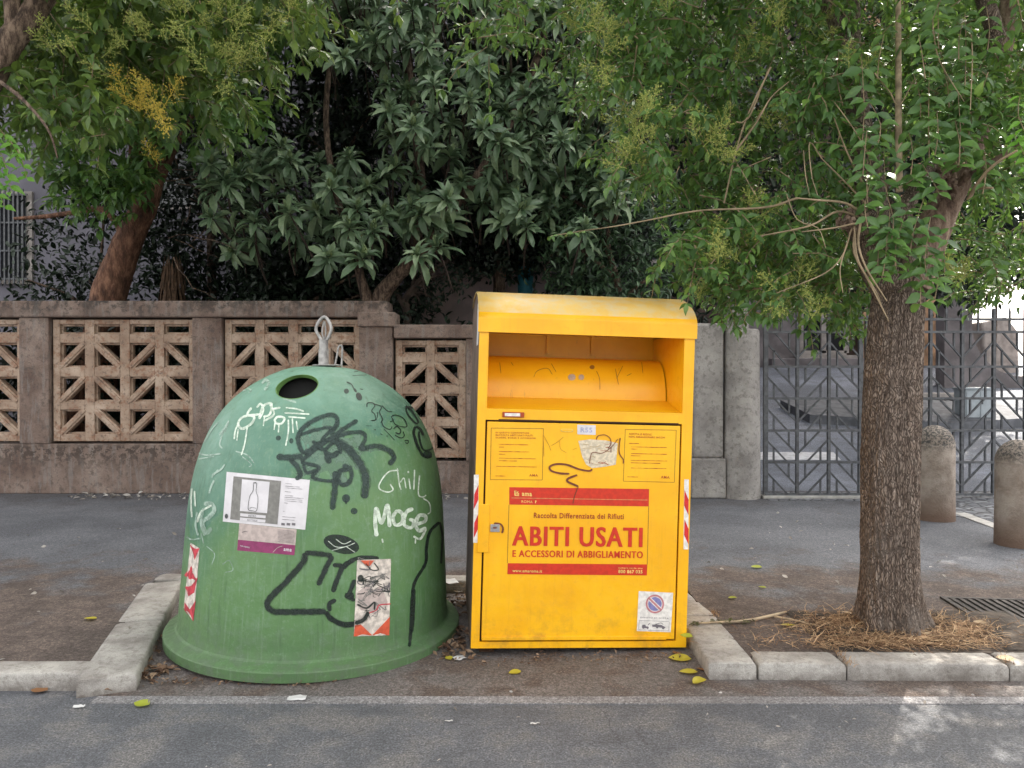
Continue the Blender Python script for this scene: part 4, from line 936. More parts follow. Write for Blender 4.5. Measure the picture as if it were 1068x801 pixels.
for a, b in (((212,374),(462,384)), ((462,384),(458,462)), ((458,462),(206,452)), ((206,452),(212,374))): stroke(g, ys, A6(a, b), .3, 3, off=.004, step=.8, rough=0)
stroke(g, ys, A6((234,428),(256,430),(290,432)), 1.9, 3, off=.0042, step=.5); stroke(g, ys, A6((282,415),(300,396)), .8, 3, off=.0042, step=.5); poly(g, ys, A6((238,412),(262,410),(270,425),(236,425)), 3, .0043)
poly(g, ys, A6((318,410),(350,408),(395,412),(432,432),(425,440),(370,432),(322,428)), 3, .0043); disc(g, ys, *A6((362,432))[0], 1.2, 1.2, 3, .0045); disc(g, ys, *A6((412,438))[0], 1.3, 1.3, 3, .0045)
stroke(g, ys, A6((345,408),(390,395),(412,408)), .6, 3, off=.0046, step=.5); disc(g, ys, *A6((246,436))[0], 1.1, 1.1, 3, .0045); disc(g, ys, *A6((282,437))[0], 1.1, 1.1, 3, .0045)
obj('no_parking_sticker', g, [M_WHT, M_PRED, M_BLUE, flat('sticker_ink', (.16, .14, .16))], door)
# worn grey sticker on the left side of the hood, feet
m = MB(); bb(m, (-.0015, .10, zF - .14), (-.0003, .30, zF + .10)); obj('side_sticker', m, M_PAPER, binr)
for x_ in (.05, W - .13):
    for y_ in (.08, DEP - .16): m = MB(); bb(m, (x_, y_, -FZ*.85 - (x_*.026)), (x_ + .08, y_ + .08, -.0005)); obj('foot', m, M_GAP, binr)
# ------------------------------------------------------------------ foliage
def norm(a): return a / np.maximum(1e-9, np.linalg.norm(a, axis=-1, keepdims=True))
OV_V = np.array([(0,0,0), (-.17,.22,.05), (0,.22,0), (.17,.22,.05), (-.235,.50,.05), (0,.52,-.02), (.235,.50,.05), (-.13,.80,0), (0,.80,-.07), (.13,.80,0), (0,1.03,-.14)], float)
OV_F = [(0,2,1), (0,3,2), (1,2,5,4), (2,3,6,5), (4,5,8,7), (5,6,9,8), (7,8,10), (8,9,10)]
LQ_V = np.array([(0,0,0), (-.075,.25,.05), (0,.25,.01), (.075,.25,.05), (-.15,.52,.05), (0,.53,-.02), (.15,.52,.05), (-.135,.80,-.04), (0,.81,-.10), (.135,.80,-.04), (0,1.0,-.22)], float)
SM_V = np.array([(0,0,0), (-.16,.45,.03), (.16,.45,.03), (0,1,-.06)], float); SM_F = [(0,2,1), (1,2,3)]
class Leaves:
    def __init__(s): s.p = []; s.d = []; s.n = []; s.s = []; s.mi = []
    def add(s, p, d, n, size, mi=0): s.mi.append(mi); s.p.append(p); s.d.append(d); s.n.append(n); s.s.append(size)
    def mesh(s, name, V, Fc, extra=None):
        p = np.array(s.p, float); d = norm(np.array(s.d, float)); n = np.array(s.n, float); sz = np.array(s.s, float)
        n = norm(n - d*(n*d).sum(1, keepdims=True)); x = np.cross(d, n)
        droop = rng.uniform(.3, 2.6, len(p)); wid = rng.uniform(.8, 1.2, len(p))
        vs = p[:, None, :] + sz[:, None, None]*(x[:, None, :]*(V[None, :, 0:1]*wid[:, None, None]) + d[:, None, :]*V[None, :, 1:2] + n[:, None, :]*(V[None, :, 2:3]*droop[:, None, None]))
        vs = vs.reshape(-1, 3); k = len(V); N = len(p)
        loops = np.concatenate([np.array(f) for f in Fc]); sizes = np.array([len(f) for f in Fc])
        L = (loops[None, :] + (np.arange(N)*k)[:, None]).ravel(); T = np.tile(sizes, N); st = np.concatenate([[0], np.cumsum(T)[:-1]])
        me = bpy.data.meshes.new(name); me.vertices.add(len(vs)); me.vertices.foreach_set('co', vs.ravel().astype(np.float32))
        me.loops.add(len(L)); me.loops.foreach_set('vertex_index', L.astype(np.int32)); me.polygons.add(len(T)); me.polygons.foreach_set('loop_start', st.astype(np.int32)); me.polygons.foreach_set('loop_total', T.astype(np.int32))
        me.polygons.foreach_set('use_smooth', np.ones(len(T), bool)); me.polygons.foreach_set('material_index', np.repeat(np.array(s.mi, np.int32), len(Fc))); me.update(calc_edges=True); me.validate(); return me
def leaf_mat(name, stops, rough=.42, trans=.22, tcol=None, spec=.5):
    t = NT(name); g = t.n('ShaderNodeNewGeometry'); c = t.ramp(g.outputs['Random Per Island'], stops)
    c = t.mix(t.ramp(t.noise(25, 3), [(.4, 0.), (.8, .3)]), c, tuple(x*.6 for x in stops[0][1]))
    t.col(c); t.rough(rough); t.b.inputs['Specular IOR Level'].default_value = spec
    tr = t.n('ShaderNodeBsdfTranslucent'); mx = t.n('ShaderNodeMixShader'); mx.inputs[0].default_value = trans
    t.l(t.mix(.6, c, tcol or tuple(min(1, x*1.6) for x in stops[-1][1])), tr.inputs[0])
    t.l(t.b.outputs[0], mx.inputs[1]); t.l(tr.outputs[0], mx.inputs[2]); t.l(mx.outputs[0], t.out.inputs[0]); return t.m
L_PRIV = leaf_mat('privet_leaf', [(0., (0.053, 0.121, 0.038)), (.5, (0.080, 0.175, 0.046)), (.85, (0.125, 0.242, 0.055)), (1., (0.209, 0.340, 0.061))])
L_PRIVD = leaf_mat('street_leaf', [(0., (0.047, 0.100, 0.027)), (.5, (0.082, 0.153, 0.032)), (.85, (0.125, 0.206, 0.037)), (1., (0.189, 0.275, 0.049))])
L_SUNLIT = leaf_mat('sunlit_leaf', [(0., (.10, .26, .03)), (1., (.20, .42, .05))], trans=.35)  # brighter leaf green stands in for sun on these shoots
L_LOQ = leaf_mat('loquat_leaf', [(0., (0.076, 0.134, 0.070)), (.6, (0.139, 0.218, 0.118)), (1., (0.240, 0.328, 0.180))], rough=.38, trans=.1)
L_LOQY = leaf_mat('loquat_shoot', [(0., (0.156, 0.221, 0.104)), (1., (0.234, 0.312, 0.143))], rough=.6)
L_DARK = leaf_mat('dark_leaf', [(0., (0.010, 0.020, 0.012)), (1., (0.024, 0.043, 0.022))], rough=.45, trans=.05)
L_OLE = leaf_mat('oleander_leaf', [(0., (0.033, 0.069, 0.036)), (1., (0.068, 0.129, 0.057))], rough=.45, trans=.08)
t = NT('yellow_flowers'); g_ = t.n('ShaderNodeNewGeometry'); t.col(t.ramp(g_.outputs['Random Per Island'], [(0., (.20, .27, .06)), (.6, (.33, .38, .09)), (1., (.50, .48, .14))])); t.rough(.8); M_FLOW = t.m
t = NT('golden_flowers'); g_ = t.n('ShaderNodeNewGeometry'); t.col(t.ramp(g_.outputs['Random Per Island'], [(0., (.34, .30, .035)), (1., (.60, .43, .07))])); t.rough(.8); M_FLOG = t.m
t = NT('twig_bark'); t.col(t.ramp(t.noise(8), [(.2, (.17, .13, .075)), (.8, (.36, .27, .17))])); t.rough(.8); M_TWIG = t.m
M_TWIGD = simple('dark_twig', (.07, .05, .04), .9, .3, 8)
t = NT('street_bark'); s3 = t.sep()
v = t.n('ShaderNodeTexVoronoi'); v.feature = 'DISTANCE_TO_EDGE'; v.inputs['Scale'].default_value = 1; mp = t.n('ShaderNodeMapping'); mp.inputs['Scale'].default_value = (95, 95, 17)
wv = t.n('ShaderNodeVectorMath', operation='ADD'); nz = t.n('ShaderNodeTexNoise'); nz.inputs['Scale'].default_value = 9; t.l(t.tc.outputs['Object'], nz.inputs[0]); sc_ = t.n('ShaderNodeVectorMath', operation='SCALE'); sc_.inputs['Scale'].default_value = .08; t.l(nz.outputs['Color'], sc_.inputs[0]); t.l(t.tc.outputs['Object'], wv.inputs[0]); t.l(sc_.outputs[0], wv.inputs[1])
t.l(wv.outputs[0], mp.inputs[0]); t.l(mp.outputs[0], v.inputs['Vector'])
cr = t.ramp(v.outputs['Distance'], [(.0, 0.), (.22, 1.)])
c = t.mix(cr, (.085, .058, .045), t.ramp(t.noise(30, 5, .7, stretch=(1, 1, .4)), [(.1, (.20, .145, .11)), (.5, (.34, .26, .205)), (.9, (.52, .43, .36))]))
c = t.mix(t.math('MULTIPLY', t.maprange(s3[2], .75, .2), t.ramp(t.noise(4, 4), [(.45, 0.), (.65, .7)])), c, (.24, .20, .17))
t.col(c); t.rough(.95); t.bump(t.math('ADD', cr, t.noise(70, 4, .7)), 1.0, .012); M_BARK = t.m
t = NT('red_bark'); c = t.ramp(t.noise(12, 6, .7, stretch=(1, 1, .35)), [(.15, (.05, .024, .016)), (.5, (.15, .072, .045)), (.85, (.36, .19, .12))]); t.col(c); t.rough(.9); t.bump(t.noise(25, 5, .7, stretch=(1, 1, .4)), 1, .02); M_REDB = t.m
t = NT('fork_bark'); c = t.ramp(t.noise(20, 6, .75, stretch=(1, 1, .35)), [(.15, (.07, .040, .028)), (.5, (.19, .125, .09)), (.85, (.36, .27, .20))]); t.col(c); t.rough(.9); t.bump(t.noise(34, 5, .7, stretch=(1, 1, .5)), 1, .015); M_FORK = t.m
t = NT('limb_bark'); c = t.ramp(t.noise(26, 6, .75, stretch=(1, 1, .3)), [(.3, (.045, .028, .02)), (.5, (.12, .08, .058)), (.72, (.25, .18, .13))]); t.col(c); t.rough(.9); t.bump(t.noise(30, 5, .7), .8, .012); M_LIMB = t.m

def V3(p): return np.array(p, float)
def clump(Lv, tw, c, rad, ntwig, size, droop=.35, bias=(0, -.25, 0), npair=(5, 8), thin=.003):
    """a leafy shoot cluster: twigs bursting from c, opposite leaves along each"""
    for _ in range(ntwig):
        d = norm(rng.normal(size=3)*V3((1, 1, .7)) + V3(bias)); st = c + rng.normal(size=3)*rad*.35; L = rad*rng.uniform(.7, 1.25)
        n = int(rng.integers(*npair)); pts = []; p = st.copy(); dd = d.copy(); side = norm(np.cross(dd, V3((0, 0, 1))) + .01)
        for i in range(n):
            dd = norm(dd + V3((0, 0, -droop*.35)) + rng.normal(size=3)*.07); p = p + dd*L/n; pts.append(p.copy())
            perp = norm(np.cross(dd, V3((0, 0, 1)) + .02)) if i % 2 == 0 else norm(np.cross(dd, side))
            for s_ in (-1, 1):
                ld = norm(dd*.55 + perp*s_ + V3((0, 0, -.35)) + rng.normal(size=3)*.22)
                nn = norm(V3((0, -.35, 1.)) + rng.normal(size=3)*.40)
                Lv.add(p, ld, nn, size*rng.uniform(.65, 1.15)*(1 - .35*i/n))
        Lv.add(p, dd, V3((0, -.3, 1)), size*.8)
        if tw is not None: tw.tube([st, pts[n//2], pts[-1]], [thin*1.3, thin, thin*.5], 4, caps=False)
def inpoly(x, y, P):
    r = False; j = len(P) - 1
    for i in range(len(P)):
        if (P[i][1] > y) != (P[j][1] > y) and x < (P[j][0]-P[i][0])*(y-P[i][1])/(P[j][1]-P[i][1]) + P[i][0]: r = not r
        j = i
    return r
def sample(P, n, sep=0):
    out = []; xs = [p[0] for p in P]; y_ = [p[1] for p in P]; tries = 0
    while len(out) < n and tries < n*200:
        tries += 1; x, y = random.uniform(min(xs), max(xs)), random.uniform(min(y_), max(y_))
        if inpoly(x, y, P) and (not sep or all((x-a)**2 + (y-b)**2 > sep*sep for a, b in out)): out.append((x, y))
    return out
def limb(mb, pts, rad, seg=20, amp=.10, step=4):
    P = [Vector(p) for p in pts]; out = []; rr = []
    for i in range(len(P)-1):
        a = P[max(i-1, 0)]; b = P[i]; c = P[i+1]; d = P[min(i+2, len(P)-1)]
        n = max(3, int((c-b).length/.03))
        for k in range(n):
            t = k/n; out.append(.5*((2*b) + (c-a)*t + (2*a-5*b+4*c-d)*t*t + (3*b-a-3*c+d)*t**3)); rr.append(rad[i] + (rad[i+1]-rad[i])*t)
    out.append(P[-1]); rr.append(rad[-1]); b0 = len(mb.v); mb.tube(out, rr, seg)
    for i in range(b0, b0 + len(out)*seg):
        k = (i-b0)//seg; c = out[k]; v = Vector(mb.v[i]); d = v - c
        s_ = 1 + amp*(noise.noise(Vector((v.x*7, v.y*7, v.z*2.2))) + .5*noise.noise(Vector((v.x*22, v.y*22, v.z*6))))
        mb.v[i] = tuple(c + d*s_)
# a flower spray: a conical panicle with many tiny buds, one mesh shared by all copies
def make_spray(seed, L=.24):
    r = np.random.default_rng(seed); m = MB(); m.tube([(0,0,0), (0,0,L)], [.0025, .001], 4, caps=False)
    for i in range(17):
        h = L*(.12 + .85*i/17); a = i*2.4; l = (L*.52)*(1 - .7*i/17); q0 = V3((0, 0, h)); d = norm(V3((math.cos(a), math.sin(a), .75))); q1 = q0 + d*l
        m.tube([q0, q1], [.0016, .0007], 3, caps=False)
        for k in range(8):
            p = q0 + d*l*(.2 + .8*k/8) + r.normal(size=3)*.007; s = r.uniform(.0028, .0055)
            m.add([p + V3((s,0,0)), p + V3((-s,0,s*.3)), p + V3((0,s,0)), p + V3((0,-s,0)), p + V3((0,0,s*1.6))], [(0,2,4), (2,1,4), (1,3,4), (3,0,4)])
    me = m.mesh('flower_spray'); return me
SPR = [make_spray(s) for s in (1, 2, 3)]; [s.materials.append(M_FLOW) for s in SPR]
SPG = [s.copy() for s in SPR]; [(s.materials.clear(), s.materials.append(M_FLOG)) for s in SPG]
def sprays(parent, spots, meshes, sc=1.0, n=3):
    inv = wm(parent).inverted()
    for (px, py, Y) in spots:
        p = at(px, py, Y)
        for k in range(n):
            o = bpy.data.objects.new('flower_spray', random.choice(meshes)); COL.objects.link(o); o.parent = parent
            d = Vector((random.gauss(0, .6), random.gauss(-.4, .4), random.gauss(.55, .45))).normalized(); s = sc*random.uniform(.75, 1.15)
            q = p + Vector((random.gauss(0, .06), random.gauss(0, .06), random.gauss(0, .045)))*sc
            o.matrix_basis = inv @ (Matrix.Translation(q) @ d.to_track_quat('Z', 'Y').to_matrix().to_4x4() @ Matrix.Rotation(random.random()*6, 4, 'Z') @ Matrix.Scale(s, 4))

# ---------------- right street tree
TY = 4.2
RT = empty('street_tree', (2.15, TY, PZ), 'mature privet tree with a rough straight trunk at the kerb, right of the yellow container', 'tree', 'street trees along the kerb')
def tp(px, py, Y=TY): return at(px, py, Y)
m = MB(); pts = []; rad = []
for py, l, r in ((672, 896, 974), (655, 898, 968), (635, 899, 963), (600, 899, 961), (540, 899, 961), (470, 899, 962), (400, 902, 963), (340, 907, 965), (300, 912, 966), (270, 911, 972)):
    pts.append(tp((l+r-5)/2, py)); rad.append((r-l-5)/2*TY/F*.95)
P = [Vector(p) for p in pts]; dense = []; rr = []
for i in range(len(P)-1):
    n = max(2, int((P[i+1]-P[i]).length/.009))
    for k in range(n): dense.append(P[i].lerp(P[i+1], k/n)); rr.append(rad[i] + (rad[i+1]-rad[i])*k/n)
dense.append(P[-1]); rr.append(rad[-1]); SEG = 160
m.tube(dense, rr, SEG, caps=True)
for i in range(len(dense)*SEG):
    k = i//SEG; c = dense[k]; v = Vector(m.v[i]); d = (v-c); a = math.atan2(d.y, d.x); z = v.z
    lob = .05*math.cos(3*a + z*1.2) + .035*math.cos(5*a - z*2 + 1)
    root = max(0, (.42 - (z-PZ))/.42)**2; lob += root*(.24*max(0, math.cos(5*a + .6)) + .08)
    q = Vector((math.cos(a)*3.2, math.sin(a)*3.2, z*1.7)); br = noise.noise(q*3.4 + Vector((noise.noise(q*2), 0, 0)))
    pl = abs(noise.noise(Vector((math.cos(a)*9, math.sin(a)*9, z*4.2))))
    fine_ = noise.noise(Vector((math.cos(a)*22, math.sin(a)*22, z*20)))
    s_ = 1 + lob + .03*br + .075*min(pl*3.2, 1) - .05 + .016*fine_
    m.v[i] = tuple(c + d*s_)
obj('trunk', m, M_BARK, RT)
m = MB()
limb(m, [tp(933,300), tp(915,268), tp(900,240,4.12), tp(888,229,4.05)], [.13, .11, .08, .055])
limb(m, [tp(925,290,4.3), tp(915,240,4.4), tp(900,150,4.6), tp(888,60,4.7), tp(886,-20,4.8), tp(870,-200,5.0), tp(820,-420,5.1)], [.10, .09, .075, .06, .055, .04, .02])
limb(m, [tp(925,262,4.05), tp(940,228,3.98), tp(958,190,3.98), tp(975,172,4.0)], [.055, .045, .035, .02], 12)
limb(m, [tp(885,60,4.7), tp(840,-40,4.9), tp(760,-130,5.1), tp(680,-220,5.2)], [.05, .045, .03, .015], 10)
limb(m, [tp(1046,60,4.5), tp(1000,-80,4.2), tp(930,-240,3.9), tp(800,-420,3.6)], [.05, .045, .03, .015], 10)
obj('limb', m, M_BARK, RT)
m = MB(); limb(m, [tp(945,300), tp(962,262), tp(980,225,4.2), tp(998,190,4.2), tp(1012,160,4.3), tp(1030,120,4.4), tp(1046,60,4.5), tp(1052,-10,4.6), tp(1060,-160,4.7), tp(1080,-400,4.9)], [.14, .11, .09, .075, .055, .05, .048, .045, .04, .03])
limb(m, [tp(990,205,4.15), tp(1008,185,4.05), tp(1030,172,4.0), tp(1068,150,3.95), tp(1110,130,3.9)], [.028, .022, .018, .015, .01], 10)
obj('limb', m, M_FORK, RT)
m = MB(); limb(m, [tp(938,200,4.3), tp(937,120,4.3), tp(937,60,4.35), tp(936,-60,4.4), tp(930,-200,4.5)], [.020, .018, .016, .014, .01], 10); obj('pale_limb', m, simple('pale_bare_wood', (.42, .32, .22), .8, .35, 14, .6, 40), RT)
m = MB(); 
for i in range(60):  # callus knobs with cut shoots
    a_ = random.random()*6.28; p = tp(889 + random.gauss(0, 6), 231 + random.gauss(0, 6), 3.93 + random.gauss(0, .03)); m.tube([p, p + Vector((random.gauss(0, .02), -.01, random.gauss(0, .02)))], [.014, .004], 6)
obj('callus', m, M_FORK, RT); m = MB()
for i in range(60):
    p = tp(988 + random.gauss(0, 8), 188 + random.gauss(0, 8), 4.02 + random.gauss(0, .03)); m.tube([p, p + Vector((random.gauss(0, .02), -.012, random.gauss(0, .025)))], [.018, .005], 6)
obj('callus', m, M_FORK, RT)
A7 = Z(768, 0, .42433); m = MB()
for pts, w in (([(318,535),(270,500),(200,492),(150,487)], 1.4), ([(318,540),(250,520),(180,555),(60,580)], 1.2), ([(310,545),(240,560),(160,570)], 1.0), ([(318,540),(285,560),(265,620),(220,670),(100,720)], .8),
    ([(322,505),(270,450),(210,390)], .9), ([(310,450),(270,370),(240,290)], .9), ([(300,440),(330,400),(290,320),(240,250)], .7), ([(305,550),(300,600),(320,660),(370,740)], 1.1), ([(295,550),(290,620),(330,700),(375,790)], 1.2), ([(290,560),(300,640),(345,720),(360,760)], .8), ([(275,590),(255,660),(262,720)], .7),
    ([(210,390),(180,350),(185,430),(200,480)], .6), ([(165,370),(170,430),(180,480)], .5), ([(120,470),(150,540),(200,560),(220,610)], .6), ([(0,370),(50,300),(85,240),(130,200)], .9), ([(0,300),(30,290),(80,170)], .8), ([(340,180),(380,230),(400,260),(440,190)], .7), ([(570,490),(600,440),(640,400),(690,370)], 1.8), ([(590,462),(630,462)], 1.6),
    ([(530,380),(545,410),(560,400)], 1.2), ([(480,60),(500,150),(560,250)], .7), ([(575,60),(580,140),(575,270)], .7)):
    P_ = catmull(A7(*pts), step=6); n = len(P_); y0 = random.uniform(3.84, 3.95); y1 = y0 + random.uniform(-.35, -.1); m.tube([tp(p.x, p.y, y0 + (y1-y0)*i/n) for i, p in enumerate(P_)], [w*.0062*(1 - .6*i/n) for i in range(n)], 6)
P_ = catmull(Z(560, 0, .4242)((640,487),(560,510),(400,518),(280,540),(200,555),(110,568)), step=6); m.tube([tp(p.x, p.y, 4.0 - .3*i/len(P_)) for i, p in enumerate(P_)], [.007*(1-.7*i/len(P_)) for i in range(len(P_))], 6)
P_ = catmull(Z(560, 0, .4242)((460,500),(490,370),(520,280),(575,165)), step=6); m.tube([tp(p.x, p.y, 4.1) for p in P_], .005, 6)
obj('bare_shoot', m, M_TWIG, RT)

Lv = Leaves(); tw = MB()
CR1 = [(585,-30),(625,20),(600,70),(635,110),(650,170),(690,215),(705,250),(725,285),(745,305),(790,325),(830,322),(880,325),(900,290),(893,250),(885,225),(905,130),(905,-30)]
for x, y in sample(CR1, 190): clump(Lv, tw, V3(tp(x, y, random.uniform(4.3, 5.9))), .26, 4, .088)
for x, y in sample(CR1, 70): clump(Lv, tw, V3(tp(x, y, random.uniform(4.0, 4.5))), .20, 2, .082)
CR2 = [(905,-30),(905,90),(925,150),(1010,140),(1030,200),(975,235),(985,300),(1030,312),(1080,290),(1160,300),(1160,-30)]
for x, y in sample(CR2, 170): clump(Lv, tw, V3(tp(x, y, random.uniform(4.7, 5.9))), .26, 4, .085)
for x, y in sample([(985,60),(1068,40),(1068,190),(1035,180),(1005,150)], 34): clump(Lv, tw, V3(tp(x, y, random.uniform(3.85, 4.3))), .17, 2, .085)
CR3 = [(715,230),(712,270),(760,318),(800,335),(880,345),(895,300),(890,270),(800,240)]
for x, y in sample(CR3, 40): clump(Lv, tw, V3(tp(x, y, random.uniform(4.1, 5.2))), .20, 4, .082)
# canopy above the picture
for _ in range(330):
    a = random.random()*6.28; r_ = 2.5*math.sqrt(random.random()); z = random.uniform(3.75, 6.2); c = V3((2.0 + r_*math.cos(a), 4.5 + r_*.85*math.sin(a), z))
    if z < CAMP.z + (c[1])*.56 and c[1] < 3.9: continue
    clump(Lv, tw, c, .38, 5, .105)
obj('crown', Lv.mesh('crown', OV_V, OV_F), L_PRIV, RT, fix=False); obj('twigs', tw, M_TWIG, RT, fix=False)
# leaves over the upper fork

Lv = Leaves(); tw = MB()
def shoot(pts, Y, size, pair=9, w=.0028, sunlit=None):
    P_ = catmull(pts, step=pair); n = len(P_)
    tw.tube([tp(p.x, p.y, Y) for p in P_], [w*(1.2 - .8*i/n) for i in range(n)], 5)
    for i, p in enumerate(P_):
        c = V3(tp(p.x, p.y, Y)); per = V3((1, 0, 0)) if i % 2 else V3((.45, -.85, 0))
        for s_ in (-1, 1): Lv.add(c, norm(per*s_ + V3((0, -.12, -.45)) + rng.normal(size=3)*.15), norm(V3((0, -1, .55)) + rng.normal(size=3)*.25), size*rng.uniform(.75, 1.1))
def shoot_part(parent, mat, name, *a):
    global Lv, tw
    Lv = Leaves(); tw = MB(); shoot(*a); o = obj(name, Lv.mesh(name, OV_V, OV_F), mat, parent, fix=False); obj('stem', tw, M_TWIG, o, fix=False)
B7 = Z(860, 0, .21224)
for pts, Y in (([(185,700),(195,560),(190,420),(180,260)], 3.85), ([(515,790),(512,650),(512,480),(515,330)], 3.8), ([(695,790),(640,560),(590,330),(500,20)], 3.95), ([(690,420),(695,250),(690,60)], 3.85), ([(560,240),(558,100),(560,0)], 3.9), ([(720,600),(730,480),(700,350)], 3.95), ([(90,520),(60,380),(70,250)], 4.1), ([(660,780),(668,640),(655,450)], 3.8)): shoot_part(RT, L_PRIV, 'leafy_shoot', B7(*pts), Y, .10, 12)
C7 = Z(860, 150, .21224)
for pts, Y in (([(310,520),(315,420),(320,300),(290,180)], 3.82), ([(420,520),(440,420),(470,320),(520,180)], 3.82), ([(350,600),(350,500),(400,330)], 3.8), ([(260,640),(265,520),(280,400)], 3.85), ([(560,240),(530,180),(480,100)], 3.8), ([(850,640),(820,560)], 4.4), ([(400,200),(440,170),(500,160)], 3.85)): shoot_part(RT, L_PRIV, 'leafy_shoot', C7(*pts), Y, .092, 12)
for x, y in ((905,215),(915,240),(930,228),(950,238),(968,250),(935,262),(920,268),(950,275),(968,270),(975,290),(960,295),(985,262),(905,190),(925,180),(950,160),(975,140),(1000,150),(1010,120),(990,90),(960,100),(915,130),(965,60),(1000,40),(1030,30),(975,20),(915,60),(1025,180),(900,160)): shoot_part(RT, L_PRIV, 'leafy_shoot', [(x, y+22), (x+random.uniform(-4,4), y), (x+random.uniform(-9,9), y-24)], random.uniform(3.75, 3.95), random.uniform(.08,.10), 11)
C9 = Z(560, 0, .4242); shoot_part(RT, L_PRIV, 'leafy_shoot', C9((110,568),(35,580)), 3.72, .045, 6)
for pts in ([(1075,150),(1062,120),(1064,100)], [(1080,190),(1070,165),(1058,140)]): shoot_part(RT, L_SUNLIT, 'sunlit_shoot', pts, 3.7, .07, 8)
A3b = Z(560, 0, .4242)
sp_r = [(110,60),(95,40),(130,90),(150,120),(160,140),(320,10),(240,290),(225,310),(260,320),(230,380),(250,360),(210,390),(430,330),(430,380),(415,360),(560,70),(500,140),(590,310),(480,580),(450,640),(460,600),(530,540),(400,740),(590,770),(640,700),(680,90),(400,690),(600,740)]
sprays(RT, [(x, y, random.uniform(3.85, 4.35)) for x, y in A3b(*sp_r)], SPR, .75, 3)
sprays(RT, [(997,300,4.5), (990,290,4.6), (1010,292,4.6), (840,335,3.9), (883,81,4.0)], SPR, .7, 2)

# ---------------- left street tree (trunk stands outside the frame)
LT = empty('street_tree', (-4.1, 4.6, PZ), 'street tree whose crown of pale yellow flower sprays hangs into the top left corner', 'tree', 'street trees along the kerb')
m = MB(); limb(m, [(-4.1, 4.6, PZ-.02), (-4.1, 4.6, .6), (-4.05, 4.65, 1.6), (-3.9, 4.75, 2.7)], [.26, .2, .185, .18], 28); obj('trunk', m, M_BARK, LT)
m = MB(); limb(m, [(-3.9, 4.75, 2.7), at(-40, 120, 5.0), at(10, 45, 5.1), at(40, 5, 5.2), at(70, -60, 5.3), at(140, -200, 5.5), at(200, -380, 5.8)], [.17, .12, .085, .075, .07, .06, .04]); limb(m, [at(15, 45, 5.1), at(10, -30, 5.1), at(0, -150, 5.0)], [.055, .05, .03])
limb(m, [at(0,85,4.7), at(25,105,4.6), at(50,135,4.5), at(60,165,4.5)], [.012, .011, .008, .004], 8)
obj('limb', m, M_LIMB, LT)
Lv = Leaves(); tw = MB()
CL1 = [(-60,-30),(310,-30),(300,20),(270,50),(262,90),(235,100),(170,95),(110,110),(60,75),(-60,60)]
CL2 = [(20,85),(110,95),(120,135),(95,150),(60,140),(25,120)]
CL3 = [(-60,60),(20,60),(30,100),(0,130),(-60,150)]
for x, y in sample(CL1, 105): clump(Lv, tw, V3(at(x, y, random.uniform(5.3, 7.2))), .36, 4, .150)
for x, y in sample(CL2, 9): clump(Lv, tw, V3(at(x, y, random.uniform(4.9, 5.4))), .26, 4, .125)
for x, y in sample(CL3, 14): clump(Lv, tw, V3(at(x, y, random.uniform(5.3, 6.5))), .28, 4, .11)
for _ in range(300):
    a = random.random()*6.28; r_ = 2.6*math.sqrt(random.random()); z = random.uniform(4.3, 7.2); c = V3((-3.6 + r_*math.cos(a)*1.2, 5.6 + r_*.8*math.sin(a), z))
    if z < CAMP.z + c[1]*.58: continue
    clump(Lv, tw, c, .42, 4, .12)
obj('crown', Lv.mesh('crown', OV_V, OV_F), L_PRIVD, LT, fix=False); obj('twigs', tw, M_TWIG, LT, fix=False)
Lv = Leaves(); tw = MB()
for pts in ([(-10,140),(5,170),(12,200)], [(-10,160),(-5,190),(5,215)], [(0,135),(20,160),(28,185)]): shoot_part(LT, L_SUNLIT, 'sunlit_shoot', pts, 4.5, .085, 6)
A1b = Z(0, 0, .4)
sprays(LT, [(x, y, 5.0) for x, y in A1b((190,95),(120,125),(270,160),(330,115),(390,110),(500,50),(520,80),(560,20),(580,50),(620,110),(600,140),(550,190),(490,85),(560,150),(640,100),(750,40),(770,20),(730,60),(480,30))], SPR, .95, 2)
sprays(LT, [(x, y, 5.0) for x, y in A1b((380,280),(350,270),(410,290),(400,265))], SPG, .9, 3); sprays(LT, [(164,165,6.0)], SPG, .8, 2)

# ---------------- garden trees behind the wall
GT = empty('garden_tree', (at(112, 330, 10.1).x, 10.1, .1), 'leaning reddish-brown trunk rising behind the left end of the wall', 'tree')
m = MB(); q = lambda x, y, Y=10.1: at(x, y, Y)
limb(m, [Vector((q(95, 330).x - .25, 10.1, .08)), q(100, 400), q(113, 312), q(130, 262), q(148, 222), q(160, 190), q(166, 150), q(160, 90), q(165, 20), q(180, -60)], [.30, .27, .22, .19, .165, .13, .11, .09, .07, .04], 28)
limb(m, [q(150, 225), q(140, 190), q(141, 140), q(135, 60), q(120, -40)], [.11, .09, .075, .06, .03], 16)
limb(m, [q(130, 250), q(122, 232), q(105, 218), q(75, 222), q(45, 226), q(15, 228)], [.06, .055, .045, .035, .03, .02], 12)
limb(m, [q(165, 195), q(185, 150), q(205, 110), q(215, 60)], [.05, .035, .028, .02], 10)
obj('trunk', m, M_REDB, GT)
m = MB()
for k in range(26):
    x, y = random.uniform(160, 235), random.uniform(150, 270); Y = 10 + random.uniform(-.5, .5); pts = [q(x, y, Y)]; d = Vector((random.gauss(.6, .6), 0, random.gauss(.1, .5)))
    for i in range(5): d = d + Vector((random.gauss(0, .25), random.gauss(0, .2), random.gauss(-.05, .25))); pts.append(pts[-1] + d.normalized()*.16)
    m.tube(pts, [.009, .008, .007, .006, .004, .002], 5)
obj('bare_branches', m, M_LIMB, GT)
Lv = Leaves(); tw = MB()
